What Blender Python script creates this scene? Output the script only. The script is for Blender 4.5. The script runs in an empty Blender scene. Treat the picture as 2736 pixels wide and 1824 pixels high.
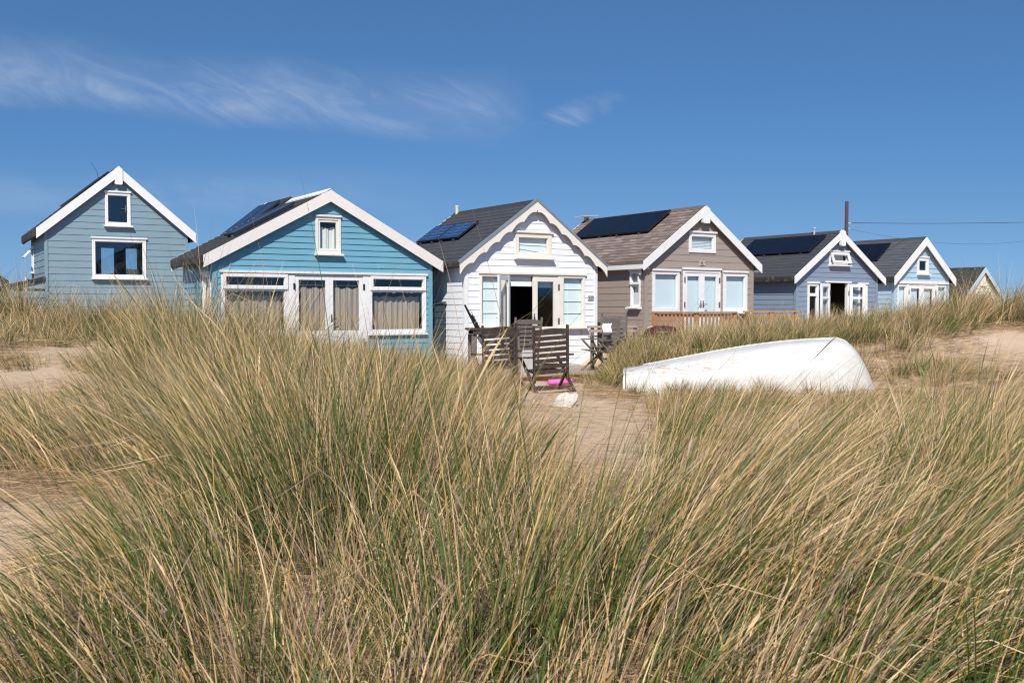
import bpy, math, random
import numpy as np
from mathutils import Vector, Matrix
R = math.radians
random.seed(7)
rng = np.random.default_rng(11)
scene = bpy.context.scene
COL = scene.collection

# ------------------------------------------------------------------ camera, world, sun, exposure
EYE = 1.35
cam_d = bpy.data.cameras.new("camera")
cam = bpy.data.objects.new("camera", cam_d)
COL.objects.link(cam)
cam.location = (0, 0, EYE)
cam.rotation_euler = (R(90 - 1.909), 0, 0)
cam_d.sensor_width = 36.0
cam_d.lens = 36.0 * 2700 / 2736
cam_d.clip_start = 0.05
cam_d.clip_end = 8000
cam_d.dof.use_dof = True
cam_d.dof.focus_distance = 19.0
cam_d.dof.aperture_fstop = 11.0
scene.camera = cam

SUN_DIR = Vector((-0.08, -0.72, 0.69)).normalized()
SUN_EL = math.asin(SUN_DIR.z)
sun_d = bpy.data.lights.new("sun", 'SUN')
sun_d.energy = 4.2
sun_d.angle = R(0.55)
sun_d.color = (1.0, 0.955, 0.88)
sun = bpy.data.objects.new("sun", sun_d)
COL.objects.link(sun)
sun.rotation_euler = (-SUN_DIR).to_track_quat('-Z', 'Y').to_euler()
sun.location = SUN_DIR * 60

world = bpy.data.worlds.new("World")
scene.world = world
world.use_nodes = True
wt = world.node_tree
for n in list(wt.nodes):
    wt.nodes.remove(n)


def wn(kind, **kw):
    n = wt.nodes.new(kind)
    for k, v in kw.items():
        setattr(n, k, v)
    return n


def wmath(op, a, b=None, clamp=False):
    n = wn('ShaderNodeMath', operation=op, use_clamp=clamp)
    for i, v in enumerate((a, b)):
        if v is None:
            continue
        if isinstance(v, (int, float)):
            n.inputs[i].default_value = v
        else:
            wt.links.new(v, n.inputs[i])
    return n.outputs[0]


sky = wn('ShaderNodeTexSky', sky_type='NISHITA')
sky.sun_disc = False
sky.sun_elevation = SUN_EL
sky.sun_rotation = math.atan2(SUN_DIR.x, SUN_DIR.y)
sky.altitude = 0
sky.air_density = 1.0
sky.dust_density = 0.1
sky.ozone_density = 2.0
tc = wn('ShaderNodeTexCoord')
sep = wn('ShaderNodeSeparateXYZ')
wt.links.new(tc.outputs['Generated'], sep.inputs[0])
# a clear, dry horizon: the haze layer of the model is lifted out by looking it up higher
skyv = wn('ShaderNodeCombineXYZ')
wt.links.new(sep.outputs[0], skyv.inputs[0])
wt.links.new(sep.outputs[1], skyv.inputs[1])
wt.links.new(wmath('ADD', wmath('MULTIPLY', wmath('MAXIMUM', sep.outputs[2], 0.0), 1.35), 0.21), skyv.inputs[2])
skyn = wn('ShaderNodeVectorMath', operation='NORMALIZE')
wt.links.new(skyv.outputs[0], skyn.inputs[0])
wt.links.new(skyn.outputs[0], sky.inputs[0])
yy = wmath('MAXIMUM', sep.outputs[1], 0.05)
cu = wmath('DIVIDE', sep.outputs[0], yy)      # compass bearing (tangent) from the north axis
cv = wmath('DIVIDE', sep.outputs[2], yy)      # height above the horizon
front = wmath('GREATER_THAN', sep.outputs[1], 0.05)


def wnoise(su, sv, rot, scale, detail, dist, off, rough=0.6):
    comb = wn('ShaderNodeCombineXYZ')
    wt.links.new(cu, comb.inputs[0])
    wt.links.new(cv, comb.inputs[1])
    mp = wn('ShaderNodeMapping')
    mp.inputs['Rotation'].default_value = (0, 0, rot)
    m2 = wn('ShaderNodeMapping')
    m2.inputs['Scale'].default_value = (su, sv, 1)
    m2.inputs['Location'].default_value = (off, off * 0.7, 0)
    wt.links.new(comb.outputs[0], mp.inputs[0])
    wt.links.new(mp.outputs[0], m2.inputs[0])
    nz = wn('ShaderNodeTexNoise')
    nz.inputs['Scale'].default_value = scale
    nz.inputs['Detail'].default_value = detail
    nz.inputs['Roughness'].default_value = rough
    nz.inputs['Distortion'].default_value = dist
    wt.links.new(m2.outputs[0], nz.inputs['Vector'])
    return nz.outputs['Fac']


def wramp(val, a, b):
    n = wn('ShaderNodeMapRange')
    n.interpolation_type = 'SMOOTHSTEP'
    n.inputs['From Min'].default_value = a
    n.inputs['From Max'].default_value = b
    wt.links.new(val, n.inputs['Value'])
    return n.outputs[0]


# the streak of cirrus: a band falling gently to the east, torn into wisps
centre = wmath('ADD', wmath('MULTIPLY', cu, -0.088), 0.190)
wob = wmath('MULTIPLY', wmath('SUBTRACT', wnoise(1, 1, 0, 7, 3, 0, 3.1), 0.5), 0.034)
dv = wmath('SUBTRACT', cv, wmath('ADD', centre, wob))
up = wramp(dv, 0.045, -0.008)
dn = wramp(dv, -0.042, -0.012)
band = wmath('MULTIPLY', up, dn)
east = wramp(cu, 0.03, -0.06)
thin = wramp(cu, 0.10, -0.50)
bandw = wmath('MULTIPLY', band, east)
wisp = wramp(wnoise(2.6, 11, 0.40, 3.0, 9, 1.3, 1.7, 0.66), 0.38, 0.80)
wisp2 = wramp(wnoise(2.0, 5, 0.25, 2.2, 5, 0.6, 5.2), 0.36, 0.70)
c1 = wmath('MULTIPLY', bandw, wmath('ADD', wmath('ADD', wmath('MULTIPLY', wisp, 0.52), wmath('MULTIPLY', wisp2, 0.34)), 0.14))
blob = wmath('ADD', wmath('POWER', wmath('DIVIDE', wmath('SUBTRACT', cu, 0.062), 0.05), 2.0),
             wmath('POWER', wmath('DIVIDE', wmath('SUBTRACT', wmath('SUBTRACT', cv, 0.190), wmath('MULTIPLY', wmath('SUBTRACT', cu, 0.062), 0.35)), 0.016), 2.0))
c2 = wmath('MULTIPLY', wramp(blob, 1.3, 0.0), wmath('MULTIPLY', wisp, 0.55))
low = wmath('MULTIPLY', wmath('MULTIPLY', wramp(cv, 0.085, 0.105), wramp(cv, 0.145, 0.112)),
            wmath('MULTIPLY', wramp(cu, -0.02, -0.25), wmath('MULTIPLY', wisp2, 0.30)))
cl = wmath('MULTIPLY', wmath('ADD', wmath('ADD', c1, c2), low), front)
cl = wmath('MINIMUM', wmath('MULTIPLY', cl, 0.46), 0.5)
hsv = wn('ShaderNodeHueSaturation')
hsv.inputs['Saturation'].default_value = 1.0
hsv.inputs['Value'].default_value = 1.0
wt.links.new(sky.outputs[0], hsv.inputs['Color'])
mixc = wn('ShaderNodeMix', data_type='RGBA')
wt.links.new(cl, mixc.inputs[0])
wb = wn('ShaderNodeMix', data_type='RGBA', blend_type='MULTIPLY')
wb.inputs[0].default_value = 1.0
wt.links.new(hsv.outputs[0], wb.inputs[6])
hz = wn('ShaderNodeMix', data_type='RGBA')
wt.links.new(wramp(cv, 0.20, 0.0), hz.inputs[0])
hz.inputs[6].default_value = (0.60, 0.92, 1.14, 1)      # the clean maritime blue of the day
hz.inputs[7].default_value = (0.80, 0.96, 0.98, 1)      # a little greyer low down
wt.links.new(hz.outputs[2], wb.inputs[7])
wt.links.new(wb.outputs[2], mixc.inputs[6])
mixc.inputs[7].default_value = (6.2, 6.6, 7.2, 1)
bg = wn('ShaderNodeBackground')
bg.inputs['Strength'].default_value = 0.092
wt.links.new(mixc.outputs[2], bg.inputs['Color'])
wout = wn('ShaderNodeOutputWorld')
wt.links.new(bg.outputs[0], wout.inputs['Surface'])

vs = scene.view_settings
vs.view_transform = 'Standard'
vs.look = 'None'
vs.gamma = 1
vs.exposure = 0.42
scene.cycles.filter_width = 1.15
scene.cycles.use_denoising = True
scene.cycles.denoising_prefilter = 'ACCURATE'
scene.cycles.max_bounces = 8
scene.cycles.transparent_max_bounces = 12
scene.cycles.caustics_reflective = False
scene.cycles.caustics_refractive = False


# ------------------------------------------------------------------ materials
def new_mat(name):
    m = bpy.data.materials.new(name)
    m.use_nodes = True
    nt = m.node_tree
    b = nt.nodes['Principled BSDF']
    return m, nt, b


def nnoise(nt, vec, scale, detail=4, rough=0.6, dist=0.0):
    n = nt.nodes.new('ShaderNodeTexNoise')
    n.inputs['Scale'].default_value = scale
    n.inputs['Detail'].default_value = detail
    n.inputs['Roughness'].default_value = rough
    n.inputs['Distortion'].default_value = dist
    if vec is not None:
        nt.links.new(vec, n.inputs['Vector'])
    return n.outputs['Fac']


def nmap(nt, vec, scale=(1, 1, 1), rot=(0, 0, 0), loc=(0, 0, 0)):
    n = nt.nodes.new('ShaderNodeMapping')
    n.inputs['Scale'].default_value = scale
    n.inputs['Rotation'].default_value = rot
    n.inputs['Location'].default_value = loc
    nt.links.new(vec, n.inputs[0])
    return n.outputs[0]


def nrange(nt, v, a, b, c=0.0, d=1.0):
    n = nt.nodes.new('ShaderNodeMapRange')
    for k, x in zip(('From Min', 'From Max', 'To Min', 'To Max'), (a, b, c, d)):
        n.inputs[k].default_value = x
    nt.links.new(v, n.inputs['Value'])
    return n.outputs[0]


def nmix(nt, f, a, b):
    n = nt.nodes.new('ShaderNodeMix')
    n.data_type = 'RGBA'
    for i, v in ((0, f), (6, a), (7, b)):
        if isinstance(v, tuple):
            n.inputs[i].default_value = v if len(v) == 4 else (*v, 1)
        elif isinstance(v, (int, float)):
            n.inputs[i].default_value = v
        else:
            nt.links.new(v, n.inputs[i])
    return n.outputs[2]


def nbump(nt, b, h, strength=0.3, dist=0.01):
    n = nt.nodes.new('ShaderNodeBump')
    n.inputs['Strength'].default_value = strength
    n.inputs['Distance'].default_value = dist
    nt.links.new(h, n.inputs['Height'])
    nt.links.new(n.outputs[0], b.inputs['Normal'])


def scaled(c, k):
    return tuple(x * k for x in c[:3])


def coords(nt, which='Object'):
    return nt.nodes.new('ShaderNodeTexCoord').outputs[which]


def paint(name, col, rough=0.5, vary=0.10, chips=None, grain=0.5, streak=(1.2, 1.2, 14)):
    m, nt, b = new_mat(name)
    v = coords(nt)
    f = nrange(nt, nnoise(nt, nmap(nt, v, streak), 1.6, 6, 0.65), 0.3, 0.75)
    c = nmix(nt, f, scaled(col, 1 - vary), scaled(col, 1 + vary * 0.55))
    f2 = nrange(nt, nnoise(nt, v, 0.9, 4, 0.6), 0.45, 0.75)
    c = nmix(nt, f2, c, scaled(col, 1 - vary * 0.8))
    if chips:
        ccol, amt = chips
        cf = nrange(nt, nnoise(nt, nmap(nt, v, (9, 9, 5)), 2.5, 7, 0.72), 0.70 - amt, 0.73 - amt)
        c = nmix(nt, cf, c, ccol)
    nt.links.new(c, b.inputs['Base Color'])
    b.inputs['Roughness'].default_value = rough
    nbump(nt, b, nnoise(nt, nmap(nt, v, (3, 3, 30)), 2, 3, 0.5), 0.14 * grain, 0.004)
    return m


def wood(name, col, rough=0.75, vary=0.35, axis=(14, 14, 1.5)):
    m, nt, b = new_mat(name)
    v = coords(nt)
    f = nnoise(nt, nmap(nt, v, axis), 3.0, 6, 0.65, 0.4)
    c = nmix(nt, nrange(nt, f, 0.3, 0.7), scaled(col, 1 - vary), scaled(col, 1 + vary * 0.6))
    f2 = nnoise(nt, v, 2.2, 3, 0.6)
    c = nmix(nt, nrange(nt, f2, 0.45, 0.8, 0, 0.5), c, scaled((col[0] * 0.85, col[1] * 0.95, col[2] * 1.1), 0.8))
    nt.links.new(c, b.inputs['Base Color'])
    b.inputs['Roughness'].default_value = rough
    nbump(nt, b, f, 0.4, 0.006)
    return m


def plain(name, col, rough=0.6, metal=0.0, vary=0.08):
    m, nt, b = new_mat(name)
    f = nnoise(nt, coords(nt), 5, 4)
    nt.links.new(nmix(nt, f, scaled(col, 1 - vary), scaled(col, 1 + vary)), b.inputs['Base Color'])
    b.inputs['Roughness'].default_value = rough
    b.inputs['Metallic'].default_value = metal
    return m


def roofing(name, col, vary=0.35, tile=(0.28, 0.15), rough=0.85, moss=0.0, warm=None):
    m, nt, b = new_mat(name)
    uv = coords(nt, 'UV')
    br = nt.nodes.new('ShaderNodeTexBrick')
    br.offset = 0.5
    br.inputs['Scale'].default_value = 1.0
    br.inputs['Mortar Size'].default_value = 0.006
    br.inputs['Mortar Smooth'].default_value = 0.1
    br.inputs['Bias'].default_value = 0.0
    br.inputs['Brick Width'].default_value = tile[0]
    br.inputs['Row Height'].default_value = tile[1]
    br.inputs['Color1'].default_value = (*scaled(col, 1 - vary), 1)
    br.inputs['Color2'].default_value = (*scaled(warm or col, 1 + vary), 1)
    br.inputs['Mortar'].default_value = (*scaled(col, 0.35), 1)
    nt.links.new(uv, br.inputs['Vector'])
    v = coords(nt)
    f = nnoise(nt, v, 3.0, 6, 0.7)
    c = nmix(nt, nrange(nt, f, 0.35, 0.75, 0, 0.55), br.outputs['Color'], scaled(col, 0.65))
    fine = nnoise(nt, v, 120, 2, 0.6)
    c = nmix(nt, nrange(nt, fine, 0.4, 0.7, 0, 0.45), c, scaled(col, 1.5))
    if moss:
        mf = nrange(nt, nnoise(nt, v, 7, 6, 0.75), 0.62 - moss, 0.70 - moss)
        c = nmix(nt, mf, c, (0.10, 0.095, 0.05))
    nt.links.new(c, b.inputs['Base Color'])
    b.inputs['Roughness'].default_value = rough
    nbump(nt, b, fine, 0.5, 0.004)
    return m


def glass(name, tint=(0.82, 0.9, 0.9), refl=1.0):
    m = bpy.data.materials.new(name)
    m.use_nodes = True
    nt = m.node_tree
    nt.nodes.remove(nt.nodes['Principled BSDF'])
    tr = nt.nodes.new('ShaderNodeBsdfTransparent')
    tr.inputs[0].default_value = (*tint, 1)
    gl = nt.nodes.new('ShaderNodeBsdfGlossy')
    gl.inputs['Roughness'].default_value = 0.015
    lw = nt.nodes.new('ShaderNodeLayerWeight')
    lw.inputs['Blend'].default_value = 0.5
    p5 = nt.nodes.new('ShaderNodeMath')
    p5.operation = 'POWER'
    p5.inputs[1].default_value = 5.0
    nt.links.new(lw.outputs['Facing'], p5.inputs[0])
    mu = nt.nodes.new('ShaderNodeMath')
    mu.operation = 'MULTIPLY_ADD'
    mu.use_clamp = True
    mu.inputs[1].default_value = 0.85
    mu.inputs[2].default_value = 0.075 * refl
    nt.links.new(p5.outputs[0], mu.inputs[0])
    # old glass is never quite flat
    bp = nt.nodes.new('ShaderNodeBump')
    bp.inputs['Strength'].default_value = 0.04
    bp.inputs['Distance'].default_value = 0.02
    nt.links.new(nnoise(nt, coords(nt), 2.2, 2), bp.inputs['Height'])
    nt.links.new(bp.outputs[0], gl.inputs['Normal'])
    mx = nt.nodes.new('ShaderNodeMixShader')
    nt.links.new(mu.outputs[0], mx.inputs[0])
    nt.links.new(tr.outputs[0], mx.inputs[1])
    nt.links.new(gl.outputs[0], mx.inputs[2])
    nt.links.new(mx.outputs[0], nt.nodes['Material Output'].inputs['Surface'])
    return m


def solar(name, cell, line, grid):
    m, nt, b = new_mat(name)
    uv = coords(nt, 'UV')
    br = nt.nodes.new('ShaderNodeTexBrick')
    br.offset = 0.0
    br.inputs['Scale'].default_value = 1.0
    br.inputs['Mortar Size'].default_value = grid[2]
    br.inputs['Brick Width'].default_value = grid[0]
    br.inputs['Row Height'].default_value = grid[1]
    br.inputs['Color1'].default_value = (*cell, 1)
    br.inputs['Color2'].default_value = (*scaled(cell, 1.25), 1)
    br.inputs['Mortar'].default_value = (*line, 1)
    nt.links.new(uv, br.inputs['Vector'])
    nt.links.new(br.outputs['Color'], b.inputs['Base Color'])
    b.inputs['Roughness'].default_value = 0.22
    b.inputs['Specular IOR Level'].default_value = 0.16
    return m


WHITE = paint("white paint", (0.77, 0.76, 0.74), 0.45, 0.09, streak=(3, 3, 5))
CREAM = paint("cream paint", (0.78, 0.715, 0.63), 0.45, 0.08, streak=(3, 3, 5))
OLDWHITE = paint("peeling white paint", (0.76, 0.70, 0.66), 0.6, 0.10, chips=((0.30, 0.20, 0.14), 0.045), streak=(4, 4, 14))
PEELW = paint("badly peeling white paint", (0.74, 0.70, 0.64), 0.6, 0.10, chips=((0.24, 0.14, 0.08), 0.075), streak=(4, 4, 14))
W_H1 = paint("sage blue boards", (0.205, 0.295, 0.345), 0.5, 0.11)
W_H2 = paint("turquoise boards", (0.148, 0.345, 0.445), 0.45, 0.12)
W_H3 = paint("white boards", (0.80, 0.80, 0.81), 0.45, 0.05)
W_H4 = paint("taupe boards", (0.335, 0.272, 0.232), 0.55, 0.09)
W_H5 = paint("slate blue boards", (0.205, 0.262, 0.345), 0.5, 0.10)
W_H6 = paint("pale blue boards", (0.36, 0.51, 0.61), 0.5, 0.08)
W_H7 = paint("pale yellow boards", (0.80, 0.74, 0.56), 0.55, 0.08)
W_H0 = paint("teal boards", (0.15, 0.28, 0.33), 0.5, 0.1)
BOARDP = paint("bleached old paint", (0.56, 0.50, 0.44), 0.7, 0.15, chips=((0.3, 0.22, 0.16), 0.06), streak=(6, 6, 14))
PALEBLUE = paint("pale blue trim", (0.48, 0.58, 0.66), 0.5, 0.06)
DARKTEAL = paint("dark teal stain", (0.016, 0.035, 0.045), 0.6, 0.25)
ROOF_CHAR = roofing("charcoal shingles", (0.046, 0.046, 0.052), 0.18, (0.30, 0.14))
ROOF_SLATE = roofing("slate grey shingles", (0.075, 0.076, 0.085), 0.16, (0.30, 0.15))
ROOF_BROWN = roofing("weathered brown shingles", (0.215, 0.155, 0.125), 0.60, (0.26, 0.125), warm=(0.20, 0.155, 0.135))
ROOF_FELT = roofing("black roofing felt", (0.035, 0.034, 0.034), 0.1, (4.0, 0.9), moss=0.02)
ROOF_MOSS = roofing("mossy dark roofing", (0.040, 0.037, 0.032), 0.15, (0.30, 0.2), moss=0.10)
FELTEDGE = roofing("mossy felt edge", (0.045, 0.042, 0.038), 0.1, (4.0, 4.0), moss=0.08)
LEAD = plain("lead flashing", (0.24, 0.26, 0.29), 0.55, 0.3, 0.2)
GLASS = glass("window glass", (0.95, 0.975, 0.97))
GLASSD = glass("reflective window glass", (0.72, 0.82, 0.86), 1.5)
BLIND = plain("pale blind", (0.66, 0.755, 0.80), 0.8, 0, 0.02)
BLIND2 = plain("aqua blind", (0.76, 0.845, 0.845), 0.8, 0, 0.03)
BLINDW = plain("white blind", (0.78, 0.79, 0.76), 0.8, 0, 0.03)
CURTAIN = plain("brown grey curtain", (0.35, 0.28, 0.225), 0.9, 0, 0.12)
CURTAINW = plain("off white curtain", (0.66, 0.68, 0.64), 0.9, 0, 0.06)
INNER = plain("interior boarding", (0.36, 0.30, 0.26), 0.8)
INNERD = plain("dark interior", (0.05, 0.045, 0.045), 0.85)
STEEL = plain("brushed steel", (0.32, 0.32, 0.33), 0.35, 0.9)
BLACKM = plain("black metal", (0.02, 0.02, 0.022), 0.5, 0.3)
PV_DARK = solar("dark solar cells", (0.005, 0.007, 0.014), (0.009, 0.011, 0.02), (0.16, 0.16, 0.003))
PV_BLUE = solar("blue solar cells", (0.016, 0.042, 0.11), (0.14, 0.19, 0.28), (0.48, 0.148, 0.007))
PV_NAVY = solar("navy solar cells", (0.010, 0.018, 0.045), (0.02, 0.03, 0.06), (0.16, 0.16, 0.003))
WOOD_DARK = wood("dark weathered teak", (0.054, 0.032, 0.023))
WOOD_GREY = wood("silvered teak", (0.17, 0.14, 0.12))
WOOD_DECK = wood("bleached decking", (0.36, 0.28, 0.22), 0.8, 0.2, (2, 14, 14))
WOOD_ORANGE = wood("orange treated pine", (0.42, 0.215, 0.095), 0.7, 0.25)
WOOD_PINK = wood("faded rail timber", (0.38, 0.27, 0.22), 0.8, 0.2, (2, 10, 10))
WOOD_POLE = wood("tarred pole timber", (0.065, 0.032, 0.03), 0.8, 0.3)
MAROON = plain("maroon enamel", (0.085, 0.022, 0.018), 0.35)
PINK = plain("pink foam", (0.80, 0.13, 0.42), 0.6)
NAVYCLOTH = plain("navy flag cloth", (0.02, 0.025, 0.09), 0.9)
CLOTH = plain("lilac white cloth", (0.72, 0.66, 0.74), 0.9, 0, 0.2)
PIPE = plain("cream vent pipe", (0.62, 0.55, 0.40), 0.6)
PLATE = plain("number plate", (0.60, 0.53, 0.50), 0.6)
INK = plain("black lettering", (0.015, 0.013, 0.012), 0.6)
GREYPLAST = plain("grey plastic", (0.45, 0.45, 0.44), 0.55)


# ------------------------------------------------------------------ mesh helpers
def ident(u, v, w):
    return (u, v, w)


class MB:
    def __init__(self, T=None):
        self.v = []
        self.f = []
        self.uv = {}
        self.T = T or ident

    def add(self, pts, faces, uvs=None):
        o = len(self.v)
        self.v += [self.T(*p) for p in pts]
        for i, f in enumerate(faces):
            if uvs:
                self.uv[len(self.f)] = uvs[i]
            self.f.append([o + k for k in f])

    def box(self, a0, a1, b0, b1, c0, c1):
        p = [(a, b, c) for a in (a0, a1) for b in (b0, b1) for c in (c0, c1)]
        self.add(p, [(0, 1, 3, 2), (4, 6, 7, 5), (0, 4, 5, 1), (2, 3, 7, 6), (0, 2, 6, 4), (1, 5, 7, 3)])

    def quad(self, a, b, c, d, uv=None):
        self.add([a, b, c, d], [(0, 1, 2, 3)], [uv] if uv else None)

    def prism(self, poly, lo, hi, mk):
        # poly: list of (p, q); mk(p, q, h) -> 3D
        n = len(poly)
        pts = [mk(p, q, lo) for p, q in poly] + [mk(p, q, hi) for p, q in poly]
        self.add(pts, [tuple(range(n)), tuple(range(2 * n - 1, n - 1, -1))] +
                 [(i, (i + 1) % n, n + (i + 1) % n, n + i) for i in range(n)])

    def bar(self, p0, p1, w, h, up=(0, 0, 1)):
        p0, p1 = Vector(p0), Vector(p1)
        d = (p1 - p0).normalized()
        s = d.cross(Vector(up))
        if s.length < 1e-4:
            s = d.cross(Vector((0, 1, 0)))
        s.normalize()
        t = s.cross(d)
        pts = []
        for p in (p0, p1):
            for i, j in ((-1, -1), (1, -1), (1, 1), (-1, 1)):
                pts.append(tuple(p + s * (i * w / 2) + t * (j * h / 2)))
        self.add(pts, [(0, 3, 2, 1), (4, 5, 6, 7), (0, 1, 5, 4), (1, 2, 6, 5), (2, 3, 7, 6), (3, 0, 4, 7)])

    def tube(self, pts, r, n=8, caps=True):
        pts = [Vector(p) for p in pts]
        rs = r if isinstance(r, (list, tuple)) else [r] * len(pts)
        rings = []
        for i, p in enumerate(pts):
            d = (pts[min(i + 1, len(pts) - 1)] - pts[max(i - 1, 0)]).normalized()
            s = d.cross(Vector((0, 0, 1)))
            if s.length < 1e-3:
                s = d.cross(Vector((0, 1, 0)))
            s.normalize()
            t = s.cross(d)
            rings.append([tuple(p + s * (rs[i] * math.cos(k * 2 * math.pi / n)) + t * (rs[i] * math.sin(k * 2 * math.pi / n))) for k in range(n)])
        P = [q for ring in rings for q in ring]
        F = []
        for i in range(len(pts) - 1):
            for k in range(n):
                F.append((i * n + k, i * n + (k + 1) % n, (i + 1) * n + (k + 1) % n, (i + 1) * n + k))
        if caps:
            F.append(tuple(range(n - 1, -1, -1)))
            F.append(tuple((len(pts) - 1) * n + k for k in range(n)))
        self.add(P, F)

    def build(self, name, mat, parent=None, bevel=0.0, smooth=False, loc=None, label=None):
        me = bpy.data.meshes.new(name)
        me.from_pydata(self.v, [], self.f)
        if self.uv:
            ul = me.uv_layers.new(name="UVMap")
            for i, p in enumerate(me.polygons):
                if i in self.uv and self.uv[i]:
                    for k, li in enumerate(p.loop_indices):
                        ul.data[li].uv = self.uv[i][k]
        me.materials.append(mat)
        me.update()
        if smooth:
            me.polygons.foreach_set('use_smooth', [True] * len(me.polygons))
        o = bpy.data.objects.new(name, me)
        COL.objects.link(o)
        if parent is not None:
            o.parent = parent
        if loc:
            o.location = loc
        if bevel:
            b = o.modifiers.new("edge", 'BEVEL')
            b.width = bevel
            b.segments = 2
            b.limit_method = 'ANGLE'
        if label:
            o['label'] = label
        return o


def thing(name, label, cat, loc=(0, 0, 0), rz=0.0, group=None):
    o = bpy.data.objects.new(name, None)
    COL.objects.link(o)
    o.location = loc
    o.rotation_euler = (0, 0, rz)
    o.empty_display_size = 0.2
    o['label'] = label
    o['category'] = cat
    if group:
        o['group'] = group
    return o


def tag(o, label=None, cat=None, group=None, kind=None):
    for k, v in (('label', label), ('category', cat), ('group', group), ('kind', kind)):
        if v:
            o[k] = v
    return o


# ------------------------------------------------------------------ terrain
CP = np.array([
    # hollow with the decks and the sandy path
    (0, 18, -.04), (1, 18, -.04), (-1.4, 18, .03), (.5, 16, -.03), (.4, 14, 0), (1.2, 12, 0), (1.1, 10, .02), (.7, 8.5, .04), (1.5, 8, .06), (.4, 20, -.06), (1.9, 20.2, -.02),
    (-.6, 15.5, .03), (-.9, 17, .04),
    # the boat's berth
    (1.7, 15.4, 0), (2.6, 15.3, 0), (3.7, 15.3, 0), (5.0, 15.6, .02), (5.8, 16, .03), (3.5, 14, .06), (2.2, 13.5, .04), (5, 13.6, -.02), (5.6, 14.6, .0),
    # bank behind the boat
    (2.2, 18.2, .38), (1.95, 17.0, .20), (1.75, 16.3, .06), (2.3, 19.3, .50), (2.9, 19.8, .76), (2.9, 17.8, .55), (4, 17.9, .68), (5.2, 18, .74), (6.4, 18, .82), (3.2, 19.5, .68), (5, 20, .80), (7, 20, .88), (7.6, 17.5, .95),
    # dune at the right
    (9, 18.2, 1.20), (10.5, 18.2, 1.24), (12, 20, 1.2), (9, 20, 1.15), (8.2, 18.6, 1.05), (7.6, 15.6, .62), (8.6, 14.5, .62), (7.2, 13, .28), (6, 12, .08), (8, 11, .22), (4.4, 11.6, .03), (9.5, 14.2, .78), (11, 15, .9),
    # right foreground slope
    (3, 10, .08), (5, 9, .14), (2, 6, .18), (3, 5, .22), (1.2, 4, .20), (2.2, 3.2, .22), (4, 7, .2), (1.4, 2.5, .24), (.8, 6, .10),
    # ground under the huts
    (3.5, 22.5, .5), (5.5, 23, .62), (7.8, 24, .7), (9.5, 26, .68), (10.5, 27, .66), (13, 31, .6), (15, 40, .4), (21, 47, .5), (6, 27, .5),
    (-5.5, 19.4, .35), (-4, 19.6, .25), (-2.5, 19.6, .1), (-1, 21.5, .05), (-3, 24, .1),
    # central mound
    (-2.2, 8, .60), (-1.5, 7, .54), (-3.2, 9, .58), (-1, 9, .36), (-.5, 7, .34), (-3, 12, .52), (-4.5, 13, .62), (-2, 12, .34), (-1, 13, .12), (-2, 15, .28), (-4, 16, .45), (-.6, 11, .14),
    # left dune
    (-7, 17, 1.06), (-6, 16, .96), (-8, 17, 1.06), (-9.5, 18, 1.06), (-4.9, 17, .62), (-7, 14, .9), (-5.5, 11, .78), (-6.5, 12, .85), (-4.5, 9, .62), (-8, 14, .95), (-11, 20, 1.0),
    (-3.5, 7, .46), (-2.5, 5, .32), (-2.2, 4.2, .27), (-3, 4, .27), (-1, 4.5, .34), (-.2, 4, .30), (.3, 5, .24), (0, 3, .25), (-1.2, 3, .28),
    (-11, 24, .9), (-9, 25, .7), (-12.5, 22.5, 1.0), (-14, 26, .7), (-15, 32, .4), (-10, 40, 0.1), (0, 40, 0), (10, 60, .2), (0, 70, 0), (-30, 60, 0), (40, 60, .2),
    (0, -3, .12), (-4, -3, .12), (4, -3, .12), (0, .2, .18), (-2, 1, .2), (2, 1, .2), (0, -12, 0), (-14, 0, .3), (14, 2, .3), (-16, 14, .8), (17, 14, .8), (22, 25, .7),
])


def height(x, y):
    x = np.asarray(x, float)
    y = np.asarray(y, float)
    shp = x.shape
    xf, yf = x.ravel(), y.ravel()
    out = np.zeros_like(xf)
    dn = np.sqrt((CP[:, None, :2] - CP[None, :, :2])[..., 0] ** 2 + (CP[:, None, :2] - CP[None, :, :2])[..., 1] ** 2)
    sig = np.clip(np.sort(dn, 1)[:, 2] * 0.75, 0.7, 12)
    for i in range(0, len(xf), 20000):
        X, Y = xf[i:i + 20000, None], yf[i:i + 20000, None]
        d2 = ((X - CP[None, :, 0]) ** 2 + (Y - CP[None, :, 1]) ** 2) / sig[None, :] ** 2
        w = np.exp(-0.5 * d2) + 1e-4 / (1 + d2) ** 2
        out[i:i + 20000] = (w * CP[None, :, 2]).sum(1) / w.sum(1)
    # the yard before the white hut is trodden flat, a little below its deck
    ud = (xf + .967) * math.cos(R(33)) + (yf - 20.89) * math.sin(R(33))
    vd = -(xf + .967) * math.sin(R(33)) + (yf - 20.89) * math.cos(R(33))
    st = lambda a_, b_, q_: (lambda t_: t_ * t_ * (3 - 2 * t_))(np.clip((q_ - a_) / (b_ - a_), 0, 1))
    flat = st(-1.2, -.5, ud) * st(3.5, 2.6, ud) * st(-5.2, -3.4, vd) * st(1.0, .4, vd) * st(.60, .0, xf - 1.22 - .2 * (yf - 17))
    out = out * (1 - flat) + (-.055) * flat
    far = np.clip((np.hypot(xf, yf - 15) - 60) / 60, 0, 1)
    out = out * (1 - far) + 0.0 * far
    out += (np.sin(xf * 2.1 + 1.3 * np.sin(yf * 1.7)) * np.cos(yf * 2.6 + np.sin(xf * 1.1)) * 0.018
            + np.sin(xf * 5.7 + 2 * np.sin(yf * 3.1)) * np.sin(yf * 6.3 + np.cos(xf * 2.9)) * 0.008) * (1 - far)
    return out.reshape(shp)


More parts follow.
